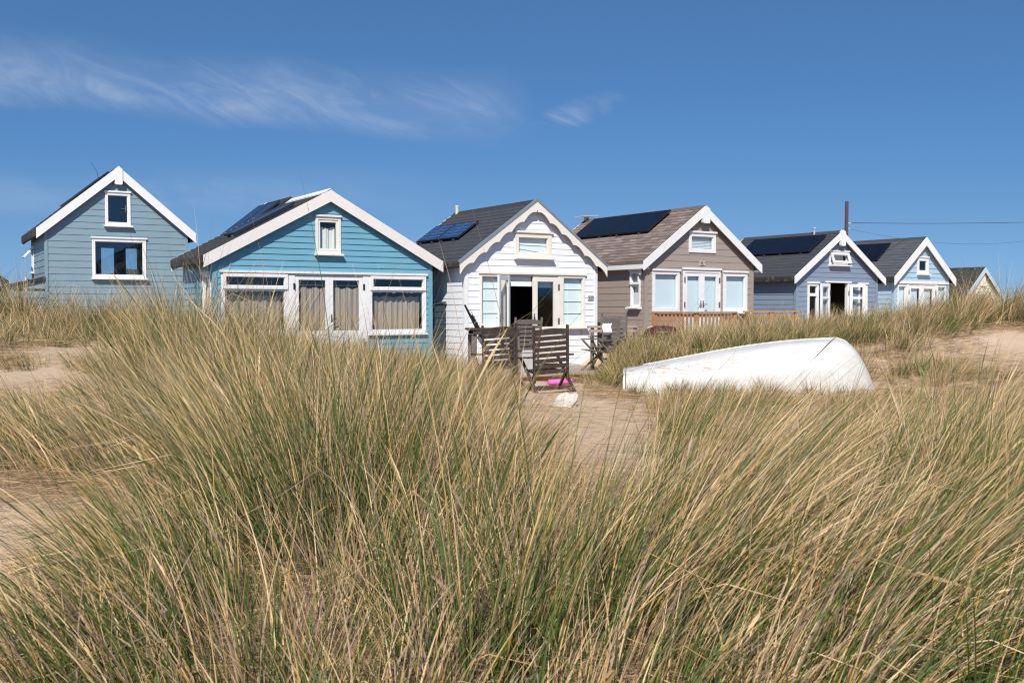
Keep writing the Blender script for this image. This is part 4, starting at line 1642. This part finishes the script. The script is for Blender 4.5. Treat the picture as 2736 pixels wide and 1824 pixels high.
b.inputs['Roughness'].default_value = 0.32
nbump(nt, b, nnoise(nt, v, 3, 4), .15, .01)
HULL = m
bt = thing("dinghy", "upturned white dinghy resting on the sand among the grass", "boat", (1.76, 15.55, -.02), R(-8))
LB = 3.76
NS, NK = 60, 40


def hull_station(t):
    b_ = .58 + .16 * math.sin(min(t, .62) / .62 * math.pi / 2)
    if t > .55:
        b_ *= max(0.02, (1 - ((t - .55) / .45) ** 3.0)) ** .62
    k = .44 + .46 * math.sin(min(t / .86, 1) * math.pi / 2) ** 1.15
    if t > .80:
        q_ = (t - .80) / .20
        k = (.44 + .46 * math.sin(min(.80 / .86, 1) * math.pi / 2) ** 1.15) * (1 - max(0, q_) ** 2.7) + 0.02
    return b_, k


def hull_pt(t, s):
    """s in -1..1 from near gunwale to far gunwale."""
    b_, k = hull_station(t)
    ph = (s + 1) / 2 * math.pi
    cx, sx = math.cos(ph), math.sin(ph)
    e1, e2 = .62, .70
    yv = -b_ * math.copysign(abs(cx) ** e1, cx)
    zv = k * abs(sx) ** e2
    # lapped strake: a small step part way up the side
    a = abs(s)
    if .47 < a < .53:
        zv += .008 * (1 - abs(a - .5) / .03) * min(1, (1 - t) * 4)
    x = LB * t
    # raked stem: the keel is shorter than the gunwale at the bow
    x -= .06 * t ** 6 * (zv / max(k, .05)) ** 1.2 * 1.0
    return (x, yv, zv)


pts = [hull_pt(i / NS, -1 + 2 * j / NK) for i in range(NS + 1) for j in range(NK + 1)]
mb = MB()
mb.add(pts, [(i * (NK + 1) + j, (i + 1) * (NK + 1) + j, (i + 1) * (NK + 1) + j + 1, i * (NK + 1) + j + 1) for i in range(NS) for j in range(NK)])
hl = mb.build("hull", HULL, bt, smooth=True)
so = hl.modifiers.new("skin", 'SOLIDIFY')
so.thickness = .02
so.offset = -1
ss_ = hl.modifiers.new("sub", 'SUBSURF')
ss_.levels = ss_.render_levels = 1
mb = MB()
tp = [hull_pt(0, -1 + 2 * j / NK) for j in range(NK + 1)]
mb.prism([(p[1], p[2]) for p in tp], -.035, -.001, lambda p, q_, hh: (hh, p, q_))
mb.build("transom", HULL, bt, bevel=.006)
for s in (-1, 1):
    mb = MB()
    mb.tube([hull_pt(i / 30, s * .995) for i in range(31)], .024, 8)
    mb.build("gunwale", HULL, bt, smooth=True)
mb = MB()
kp = [(lambda p: (p[0], 0, p[2] + .012))(hull_pt(i / 30, 0)) for i in range(2, 28)]
mb.tube(kp, .014, 6)
mb.build("keel", HULL, bt, smooth=True)
for s in (-1, 1):
    mb = MB()
    mb.tube([hull_pt(.16 + .56 * i / 30, s * .44) for i in range(31)], [.003] + [.011] * 29 + [.002], 6)
    mb.build("rubbing_strake", HULL, bt, smooth=True)

# broken white boards half buried in the sand path
for (x, y, lab, w_, l_, rz) in ((.13, 12.85, "broken white board half buried in sand, rounded end up", .24, .30, 20),
                                (.66, 13.1, "pale weathered board half buried beside a grass tuft", .17, .40, -25)):
    mb = MB()
    o_ = []
    for i in range(16):
        an = i / 16 * 2 * math.pi
        rr_ = 1 + .12 * math.sin(3 * an + x * 9) + .06 * math.sin(7 * an)
        o_.append((w_ * rr_ * math.copysign(abs(math.cos(an)) ** .6, math.cos(an)) * .7, l_ * rr_ * math.copysign(abs(math.sin(an)) ** .6, math.sin(an)) * .7))
    mb.prism(o_, -.03, .03, lambda p, q_, hh: (p, q_, hh + .12 * q_))
    bd = mb.build("broken_board", BOARDP, None, bevel=.01, loc=(x, y, hgt(x, y) - .005))
    bd.rotation_euler = (R(26), R(8), R(rz))
    tag(bd, lab, "board")

# ------------------------------------------------------------------ marram grass
BARE = [  # x, y, rx, ry, strength of the bare patch
    (.95, 11.0, .80, 3.4, 1.0), (.55, 17.2, 1.05, 2.4, 1.0), (.55, 14.2, .85, 1.8, 1.0), (.62, 8.6, .55, 1.8, .97), (.35, 11.5, .5, 2.0, .95), (.75, 6.7, .50, 1.2, .92), (1.3, 13.2, .7, 1.2, .9), (2.0, 13.9, .5, .5, .8),
    (-2.15, 4.2, .38, 1.0, 1.0), (-2.6, 4.7, .5, .8, 1.0), (-4.9, 10.3, .70, 1.2, 1.0), (-5.5, 13.4, .95, 1.9, 1.0), (8.4, 15.7, 1.15, 2.0, 1.0), (6.1, 15.2, .35, .6, .9),
    (7.3, 13.8, .6, .5, .7), (.9, 6.6, .35, .6, .6), (3.3, 12.4, .5, .3, .6), (2.6, 9.5, .25, .5, .5), (-1.2, 18.5, 1.2, 1.5, .9), (-6.3, 15.2, .9, .45, .8),
    (1.4, 8.2, .5, .9, .75), (9.5, 15.2, .7, .5, .7),
]
HUTS = [((-11.83, 25.69), 31, 3.5, 3.3), ((-5.99, 20.31), 32, 4.9, 3.75), ((-.967, 20.89), 33, 3.4, 3.25), ((3.03, 22.94), 33, 3.4, 4.4),
        ((7.53, 26.82), 34, 3.4, 3.3), ((12.34, 32.68), 34.5, 3.0, 3.4), ((-16.6, 25.35), 31, 3.4, 3.2), ((19.23, 43.2), 34.5, 3, 4.2)]


def smooth(a, b_, x):
    t = np.clip((x - a) / (b_ - a), 0, 1)
    return t * t * (3 - 2 * t)


def vnoise(x, y, s, seed):
    r_ = np.random.default_rng(seed)
    tbl = r_.random((64, 64))
    X, Y = x * s, y * s
    xi, yi = np.floor(X).astype(int), np.floor(Y).astype(int)
    fx, fy = X - xi, Y - yi
    fx, fy = fx * fx * (3 - 2 * fx), fy * fy * (3 - 2 * fy)
    g = lambda a, b2: tbl[a % 64, b2 % 64]
    return (g(xi, yi) * (1 - fx) + g(xi + 1, yi) * fx) * (1 - fy) + (g(xi, yi + 1) * (1 - fx) + g(xi + 1, yi + 1) * fx) * fy


def density(x, y):
    d = np.ones_like(x)
    for (cx, cy, rx, ry, s) in BARE:
        q_ = np.sqrt(((x - cx) / rx) ** 2 + ((y - cy) / ry) ** 2) + (vnoise(x, y, 2.2, 5) - .5) * .5
        d *= 1 - s * (1 - smooth(.72, 1.12, q_))
    clump = .62 * vnoise(x, y, 1.7, 9) + .38 * vnoise(x + 3.3, y, 3.9, 12)
    d *= .06 + .30 * smooth(13, 17, y) + (.94 - .30 * smooth(13, 17, y)) * smooth(.36, .60, clump + .10 * np.exp(-((x + 2.2) ** 2 + (y - 8) ** 2) / 9))
    # the trodden hollow between the mound and the right slope
    d *= 1 - .62 * np.exp(-(((x - .75 - .02 * y) / .70) ** 2 + ((y - 6.4) / 2.2) ** 2))
    d = np.maximum(d, .30 * (y < 5.2) * (x > -1.3))
    for (o, yaw, W_, L_) in HUTS:
        c_, s_ = math.cos(R(yaw)), math.sin(R(yaw))
        u = (x - o[0]) * c_ + (y - o[1]) * s_
        w_ = -(x - o[0]) * s_ + (y - o[1]) * c_
        d *= ~((u > -.15) & (u < W_ + .15) & (w_ > -.25) & (w_ < L_ + .2))
    # decks and the boat
    u = (x + .967) * math.cos(R(33)) + (y - 20.89) * math.sin(R(33))
    w_ = -(x + .967) * math.sin(R(33)) + (y - 20.89) * math.cos(R(33))
    d *= ~((u > -.3) & (u < 3.5) & (w_ > -2.3) & (w_ < 0))
    u = (x - 3.03) * math.cos(R(33)) + (y - 22.94) * math.sin(R(33))
    w_ = -(x - 3.03) * math.sin(R(33)) + (y - 22.94) * math.cos(R(33))
    d *= ~((u > -.65) & (u < 2.2) & (w_ > -1.05) & (w_ < 0))
    u = (x - 1.76) * math.cos(R(-8)) + (y - 15.55) * math.sin(R(-8))
    w_ = -(x - 1.76) * math.sin(R(-8)) + (y - 15.55) * math.cos(R(-8))
    d *= ~((u > -.08) & (u < 3.75) & (np.abs(w_) < .80))
    return d


def tall(x, y):
    """Blade length by place."""
    h = np.where(x / np.maximum(y, 1) < -.33, .50, .60)
    def bump(cx, cy, rx, ry, val, h):
        w = np.exp(-(((x - cx) / rx) ** 2 + ((y - cy) / ry) ** 2))
        return h * (1 - w) + val * w
    h = bump(-1.6, 7.3, 1.15, 3.0, .90, h)
    h = bump(-2.65, 9.4, .95, 2.4, 1.06, h)
    h = bump(-2.7, 12, 1.7, 2.4, .80, h)
    h = bump(3.8, 14.6, 2.4, .9, .34, h)
    h = bump(3.5, 16.9, 2.6, 1.0, .40, h)
    h = bump(4.5, 19.3, 3.5, 1.6, .50, h)
    h = bump(9.8, 18.7, 2.6, 1.8, 1.0, h)
    h = bump(7.6, 18.9, .9, 1.6, .80, h)
    h = bump(1.5, 18, 1.0, 2.0, .34, h)
    h = bump(6.5, 13.5, 2.0, 1.5, .40, h)
    h = bump(-5.5, 13.5, 1.4, 1.8, .42, h)
    h = bump(-7.0, 17.2, 2.2, .9, .62, h)
    h = bump(1.2, 11.5, 1.0, 3.0, .40, h)
    h = bump(-1.8, 18.2, 1.5, 1.3, .45, h)
    h = bump(.9, 5.6, .7, 2.4, .40, h)
    h = bump(.7, 7.2, .5, 1.6, .24, h)
    h = bump(-1.75, 3.1, .5, .7, .26, h)
    h = bump(-4.1, 8.5, 1.1, 1.5, .24, h)
    h = bump(.15, 9.8, .5, 3.2, .30, h)
    h = bump(-.05, 6.2, .45, 1.3, .48, h)
    h = bump(-3.2, 6.5, .7, 1.2, .42, h)
    h = bump(-4.9, 11.6, .9, 1.0, .28, h)
    h = bump(5.0, 13.2, 1.4, 1.6, .14, h)
    h = bump(3.2, 12.6, 1.2, 1.2, .32, h)
    h = bump(7.6, 13.5, 1.2, 1.6, .26, h)
    h = bump(4.0, 11.6, 1.5, 1.6, .26, h)
    h = bump(3.2, 9.4, 1.3, 1.3, .42, h)
    h = bump(2.2, 5.0, 1.2, 2.2, .70, h)
    return h


def wind(x, y):
    """The prevailing lean of the blades, fanned out round the central mound."""
    u = x / np.maximum(y, 1.0)
    near = 1 - smooth(9, 15, y)
    lean = np.clip((u + .13) * 2.2, -.60, .75) * near + (1 - near) * np.clip(.12 + u * .5, -.2, .35)
    lean = lean + (vnoise(x, y, .9, 21) - .5) * .40
    leany = (vnoise(x, y, .7, 33) - .5) * .45
    return lean, leany


def scatter(n, ymin, ymax, r_, xmargin, dens_pow=1.0):
    """Points spread over the ground by the density map inside the wedge of view and a margin."""
    xs, ys, tot = [], [], 0
    while tot < n:
        c_ = n * 3
        y = np.sqrt(r_.random(c_) * (ymax ** 2 - ymin ** 2) + ymin ** 2)
        x = (r_.random(c_) * 2 - 1) * (.507 + xmargin) * y + r_.normal(0, .25, c_)
        k = r_.random(c_) < density(x, y) ** dens_pow
        xs.append(x[k])
        ys.append(y[k])
        tot += k.sum()
    return np.concatenate(xs)[:n], np.concatenate(ys)[:n]


def tussocks(n, ymin, ymax, tufts, rmin, rmax, seed, xmargin=.12, given=None, fan=.55):
    """Tufts gathered into tussocks. Returns x, y, lean x, lean y, length, green share of every tuft."""
    r_ = np.random.default_rng(seed)
    if given is None:
        cx, cy = scatter(n, ymin, ymax, r_, xmargin)
        rad = r_.uniform(rmin, rmax, n)
        L = tall(cx, cy) * r_.uniform(.75, 1.2, n)
        lx, ly = wind(cx, cy)
        lx, ly = lx + r_.normal(0, .10, n), ly + r_.normal(0, .15, n)
        g = vnoise(cx, cy, 1.1, 55) * .8 + r_.random(n) * .6
        pg = .30 + .60 * smooth(.38, .92, g)
        k = np.maximum(2, (tufts * (rad / rmax) ** 1.5 * r_.uniform(.6, 1.3, n))).astype(int)
    else:
        G = np.array(given, float)
        cx, cy, rad, k, L, lx, ly, pg = [G[:, i] for i in range(8)]
        k = k.astype(int)
    i = np.repeat(np.arange(len(cx)), k)
    m = len(i)
    ang, rr = r_.random(m) * 2 * np.pi, np.sqrt(r_.random(m)) ** 1.25
    x, y = cx[i] + rad[i] * rr * np.cos(ang), cy[i] + rad[i] * rr * np.sin(ang)
    lean = lx[i] + fan * rr * np.cos(ang) * (.6 + .4 * r_.random(m)) + r_.normal(0, .09, m)
    leany = ly[i] + fan * rr * np.sin(ang) * (.6 + .4 * r_.random(m)) + r_.normal(0, .11, m)
    Lt = L[i] * (1.06 - .30 * rr ** 2) * r_.uniform(.85, 1.1, m)
    p = np.clip(pg[i] + r_.normal(0, .16, m), .04, .95)
    return x, y, lean, leany, Lt, p


def blades(name, tf, per, seg, width, label, mode='tuft', seed=1, wref=8.5):
    r_ = np.random.default_rng(seed)
    x, y, lean, leany, Lt, pgt = tf
    nt_ = len(x)
    cnt = per
    n = nt_ * cnt
    tid = np.repeat(np.arange(nt_), cnt)
    spread = r_.uniform(.04, .10, nt_) * (1.0 if mode == 'tuft' else 2.6)
    ang = r_.random(n) * 2 * np.pi
    rad = np.sqrt(r_.random(n)) * spread[tid]
    bx, by = x[tid] + rad * np.cos(ang), y[tid] + rad * np.sin(ang)
    bz = height(bx, by) - .02
    Lh = Lt[tid] * r_.uniform(.42, 1.12, n) * np.where(r_.random(n) < .07, 1.35, 1.0)
    fan = r_.uniform(.10, .28, nt_)[tid]
    tx = lean[tid] + np.cos(ang) * fan * (rad / spread[tid] + .15) + r_.normal(0, .13, n)
    ty = leany[tid] + np.sin(ang) * fan * (rad / spread[tid] + .15) + r_.normal(0, .13, n)
    droop = np.abs(r_.normal(0, .20, n)) + .03
    if mode == 'litter':
        a2 = r_.random(n) * 2 * np.pi
        tx = np.cos(a2) * r_.uniform(1.0, 5.0, n) + lean[tid] * 2.0
        ty = np.sin(a2) * r_.uniform(1.0, 5.0, n)
        Lh = r_.uniform(.10, .38, n)
        droop = r_.uniform(.2, 1.6, n)
        bz += r_.uniform(0.0, .12, n)
    wv = width * np.maximum(1.0, y[tid] / wref) * r_.uniform(.55, 1.25, n)
    # integrate along the blade
    P = np.zeros((n, seg + 1, 3))
    P[:, 0] = np.stack([bx, by, bz], -1)
    D = np.zeros((n, seg + 1, 3))
    kink = r_.random(n) < .10
    for i in range(seg + 1):
        t = i / seg
        fx = tx * (.45 + .95 * t) + np.sign(tx) * droop * t * t * .8
        fy = ty * (.45 + .95 * t) + np.sign(ty) * droop * t * t * .4
        fz = 1.0 - droop * t * t * .9
        if mode == 'tuft':
            fz = np.where(kink & (t > .6), fz - 1.1, fz)
        else:
            fz = np.where(bz < 1e9, .35 - t * .55, fz)
        dvec = np.stack([fx, fy, fz], -1)
        D[:, i] = dvec / np.linalg.norm(dvec, axis=1, keepdims=True)
        if i:
            P[:, i] = P[:, i - 1] + (D[:, i - 1] + D[:, i]) * .5 * (Lh / seg)[:, None]
    if mode == 'litter':
        gz = height(P[:, :, 0], P[:, :, 1]) + .006
        P[:, :, 2] = np.maximum(P[:, :, 2], gz)
    rv = r_.normal(0, 1, (n, 3))
    S = np.cross(D.reshape(-1, 3), np.repeat(rv, seg + 1, 0)).reshape(n, seg + 1, 3)
    S /= np.linalg.norm(S, axis=2, keepdims=True) + 1e-9
    tt = np.linspace(0, 1, seg + 1)
    taper = np.where(tt < .3, .75 + .25 * tt / .3, 1 - .92 * ((tt - .3) / .7) ** 1.5)
    head = (r_.random(n) < .035) & (mode == 'tuft')
    prof = np.repeat(taper[None], n, 0)
    prof[head] = np.where(tt > .78, 1.9, .45)[None]
    prof[head, -1] = .3
    off = S * (prof * wv[:, None] * .5)[..., None]
    V = np.empty((n, seg + 1, 2, 3), np.float32)
    V[:, :, 0] = P - off
    V[:, :, 1] = P + off
    # colours: what each blade is, living green, straw, or grey-brown dead
    kind = r_.random(n)
    pg = pgt[tid]
    green = kind < pg
    dead = (~green) & (r_.random(n) < .36)
    c0 = np.empty((n, 3))
    c1 = np.empty((n, 3))
    g0 = np.array([.050, .086, .007])
    g1 = np.array([.125, .162, .052])
    k_ = r_.random((n, 1))
    gcol = g0 * (1 - k_) + g1 * k_
    gcol *= r_.uniform(.7, 1.25, (n, 1))
    s0 = np.array([.46, .295, .12])
    s1 = np.array([.74, .53, .30])
    scol = (s0 * (1 - k_) + s1 * k_) * r_.uniform(.8, 1.12, (n, 1))
    dcol = np.array([.29, .205, .15]) * r_.uniform(.6, 1.25, (n, 1))
    c0[:] = scol
    c0[green] = gcol[green]
    c0[dead] = dcol[dead]
    c1[:] = scol
    tipgreen = green & (r_.random(n) < .50)
    c1[tipgreen] = gcol[tipgreen]
    c1[dead] = dcol[dead] * 1.25
    if mode == 'litter':
        c0 = np.where((r_.random(n) < .45)[:, None], dcol, scol * .85)
        c1 = c0
    brk = r_.uniform(.35, .85, (n, 1))
    tb_ = smooth(0, 1, np.clip((tt[None] - brk + .10) / .2, 0, 1))
    Cc = c0[:, None] * (1 - tb_[..., None]) + c1[:, None] * tb_[..., None]
    if mode == 'tuft':   # the sheathed foot of each blade is old and brown
        og = (np.exp(-((tt[None] - brk) / .05) ** 2) * (green & (c1[:, 0] > .3))[:, None] * .8)[..., None]
        Cc = Cc * (1 - og) + np.array([.52, .30, .04]) * og
        ft = np.clip(1 - tt / .15, 0, 1)[None, :, None] * .45
        Cc = Cc * (1 - ft) + np.array([.22, .155, .085]) * ft
    col = np.ones((n, seg + 1, 2, 4), np.float32)
    col[..., :3] = Cc[:, :, None, :]
    me = bpy.data.meshes.new(name)
    nv = n * (seg + 1) * 2
    me.vertices.add(nv)
    me.vertices.foreach_set('co', V.ravel())
    base = (np.arange(n) * (seg + 1) * 2)[:, None, None]
    s_ = (np.arange(seg) * 2)[None, :, None]
    qd = (base + s_ + np.array([0, 1, 3, 2])[None, None]).reshape(-1, 4).astype(np.int32)
    me.loops.add(qd.size)
    me.loops.foreach_set('vertex_index', qd.ravel())
    me.polygons.add(len(qd))
    me.polygons.foreach_set('loop_start', np.arange(0, qd.size, 4, dtype=np.int32))
    me.polygons.foreach_set('use_smooth', np.ones(len(qd), bool))
    at = me.color_attributes.new("blade_colour", 'FLOAT_COLOR', 'POINT')
    at.data.foreach_set('color', col.ravel())
    me.update(calc_edges=True)
    me.materials.append(GRASS)
    o = bpy.data.objects.new(name, me)
    COL.objects.link(o)
    tag(o, label, "grass", None, 'stuff')
    return o


GRASS = bpy.data.materials.new("marram blades")
GRASS.use_nodes = True
nt = GRASS.node_tree
b = nt.nodes['Principled BSDF']
at = nt.nodes.new('ShaderNodeAttribute')
at.attribute_name = "blade_colour"
nt.links.new(at.outputs['Color'], b.inputs['Base Color'])
b.inputs['Roughness'].default_value = .55
b.inputs['Specular IOR Level'].default_value = .22
tl = nt.nodes.new('ShaderNodeBsdfTranslucent')
nt.links.new(at.outputs['Color'], tl.inputs['Color'])
mx = nt.nodes.new('ShaderNodeMixShader')
mx.inputs[0].default_value = .09
nt.links.new(b.outputs[0], mx.inputs[1])
nt.links.new(tl.outputs[0], mx.inputs[2])
nt.links.new(mx.outputs[0], nt.nodes['Material Output'].inputs['Surface'])

NEAR = [  # x, y, radius, tufts, blade length, lean x, lean y, green share
    (-.72, 4.25, .52, 150, 1.02, -.10, .0, .55), (-1.15, 4.7, .40, 70, .90, -.42, .05, .50), (-.30, 4.6, .36, 60, .92, .12, .05, .30),
    (-1.45, 5.7, .50, 80, .95, -.22, .0, .35), (-.75, 5.9, .50, 80, .98, .02, .0, .30), (-.22, 5.8, .34, 40, .62, .20, .0, .35),
    (-1.35, 3.75, .32, 60, .54, -.55, -.10, .62), (-1.50, 4.4, .28, 36, .48, -.36, .0, .55), (-1.05, 3.1, .36, 54, .66, -.50, -.10, .60),
    (-.45, 3.2, .30, 36, .62, .0, -.1, .22), (-.10, 2.85, .22, 26, .88, .04, .0, .75), (.12, 3.15, .16, 16, .95, .10, .05, .80), (.02, 3.9, .22, 18, .80, .18, .0, .35),
    (.55, 3.35, .42, 90, .86, .74, .15, .34), (.95, 4.3, .44, 90, .86, .74, .10, .32), (.55, 4.9, .24, 30, .46, .42, .0, .60), (1.15, 5.4, .48, 90, .88, .62, .05, .45),
    (1.0, 3.0, .36, 66, .82, .62, -.05, .62), (1.45, 3.7, .36, 56, .74, .60, .0, .30), (1.75, 4.6, .40, 60, .86, .48, .05, .58), (2.05, 4.2, .36, 56, .92, .40, .0, .66),
    (2.3, 5.2, .42, 56, .92, .36, .0, .55), (1.75, 6.0, .42, 60, .72, .58, .0, .55), (2.35, 6.6, .46, 60, .78, .48, .0, .40), (1.35, 2.55, .30, 50, .72, .60, 0, .70),
    (-2.35, 6.0, .46, 60, .60, -.55, .0, .35), (-3.0, 6.2, .46, 66, .50, -.60, .0, .60), (-2.0, 6.5, .5, 70, .78, -.30, .0, .40), (2.95, 6.1, .4, 50, .8, .4, 0, .45),
    (-1.25, 2.75, .34, 56, .50, -.45, -.1, .50), (-.75, 2.65, .32, 50, .52, -.15, -.1, .40), (-.30, 2.45, .26, 36, .46, .1, -.1, .30), (.38, 2.6, .26, 36, .52, .45, 0, .45),
    (.75, 2.5, .30, 44, .58, .55, 0, .40), (-1.5, 3.05, .28, 40, .30, -.6, 0, .60), (-.1, 3.5, .22, 20, .5, .1, 0, .2), 
    (-2.2, 7.6, .5, 70, .95, -.12, 0, .35), (-2.75, 8.4, .5, 76, 1.14, -.05, 0, .50), (-2.3, 8.9, .5, 70, 1.12, .05, 0, .40), (-3.0, 9.3, .45, 70, 1.2, .0, 0, .55), (-3.25, 10.2, .45, 64, 1.15, -.02, 0, .6),
    (-2.6, 10.2, .5, 68, 1.16, .1, 0, .50), (-1.7, 7.9, .5, 60, .9, .1, 0, .30), (-1.1, 7.3, .45, 50, .85, .25, 0, .35), (-1.2, 8.6, .4, 40, .85, .3, 0, .35),
]
NEAR = [g_[:7] + (min(.94, g_[7] + .20),) for g_ in NEAR]
r_ = np.random.default_rng(77)
fx, fy = scatter(760, 1.7, 6.5, r_, .55)
fl_, fly = wind(fx, fy)
fill = (fx, fy, fl_ + r_.normal(0, .2, 760), fly + r_.normal(0, .2, 760), tall(fx, fy) * r_.uniform(.5, .95, 760), np.clip(r_.normal(.42, .2, 760), .05, .9))
nt0 = tussocks(0, 0, 0, 0, 0, 0, 3, given=NEAR)
near_t = tuple(np.concatenate([p_, q_]) for p_, q_ in zip(nt0, fill))
blades("marram_grass", near_t, 12, 8, .0048, "tall marram tussocks, green and straw, filling the foreground", seed=3)
blades("marram_grass", tussocks(390, 6.3, 12.5, 15, .18, .42, 4, xmargin=.28), 18, 6, .0037, "marram tussocks on the mounds before the turquoise hut and along the path", seed=4)
blades("marram_grass", tussocks(900, 12.2, 23.5, 14, .16, .42, 5, xmargin=.08), 15, 4, .0034, "shorter marram tussocks on the dunes round the boat and huts", seed=5)
FAR = []
r3 = np.random.default_rng(41)
for k in range(34):     # the crest of the right dune
    xx = r3.uniform(8.0, 11.6)
    FAR.append((xx, 18.5 + r3.normal(0, .35) + .1 * (xx - 8), r3.uniform(.22, .42), r3.integers(9, 16), r3.uniform(.62, .98), r3.normal(.05, .12), r3.normal(0, .1), r3.uniform(.4, .8)))
for k in range(34):     # the tufts before the sage blue hut
    xx = r3.uniform(-9.4, -5.2)
    FAR.append((xx, 17.1 + r3.normal(0, .28), r3.uniform(.2, .4), r3.integers(9, 16), r3.uniform(.72, 1.16), r3.normal(-.05, .15), r3.normal(0, .1), r3.uniform(.45, .85)))
for k in range(95):     # the green bank behind the boat
    t_ = r3.random()
    FAR.append((2.1 + 5.9 * t_, 17.4 + 1.9 * r3.random() + .3 * t_, r3.uniform(.2, .42), r3.integers(9, 16), r3.uniform(.40, .66), r3.normal(.12, .2), r3.normal(0, .15), r3.uniform(.45, .9)))
for k in range(40):     # the slope beside the deck
    yy_ = r3.uniform(16.3, 20.0)
    FAR.append((1.62 + .16 * (yy_ - 17) + abs(r3.normal(0, .38)), yy_, r3.uniform(.16, .32), r3.integers(7, 13), r3.uniform(.32, .52), r3.normal(.0, .2), r3.normal(0, .15), r3.uniform(.5, .95)))
for k in range(26):     # short tufts along the near side of the boat
    t_ = r3.random()
    FAR.append((1.75 + 2.6 * t_, 14.55 - .35 * t_ + r3.normal(0, .16), r3.uniform(.10, .22), r3.integers(3, 6), r3.uniform(.22, .42), r3.normal(.1, .2), r3.normal(0, .15), r3.uniform(.4, .95)))
blades("marram_grass", tussocks(0, 0, 0, 0, 0, 0, 9, given=FAR), 16, 4, .0034, "thick green marram on the bank behind the boat and on the dune crests", seed=10)
blades("dune_grass", tussocks(220, 23.5, 44, 14, .2, .6, 8, xmargin=.05), 12, 3, .0034, "far dune grass among the huts", seed=8)
r_ = np.random.default_rng(6)
lx_, ly_ = scatter(5200, 1.8, 19, r_, .1, .42)
zz_ = np.zeros(5200)
r2_ = np.random.default_rng(16)
sx_, sy_ = r2_.uniform(-.1, 2.2, 150), r2_.uniform(7.2, 15.2, 150)       # stray dry stems on the open sand
sz_ = np.zeros(150)
blades("dead_straw", (sx_, sy_, sz_, sz_, sz_ + .3, sz_ + .1), 7, 3, .0030, "stray dry stems on the open sand of the path", mode='litter', seed=26)
nx2, ny2 = scatter(2600, 1.8, 7, r2_, .12, .12)
lx_, ly_ = np.concatenate([lx_, nx2]), np.concatenate([ly_, ny2])
zz_ = np.zeros(len(lx_))
blades("dead_straw", (lx_, ly_, zz_, zz_, zz_ + .3, zz_ + .02), 22, 3, .0027, "dead straw lying on the sand between the tussocks", mode='litter', seed=6)
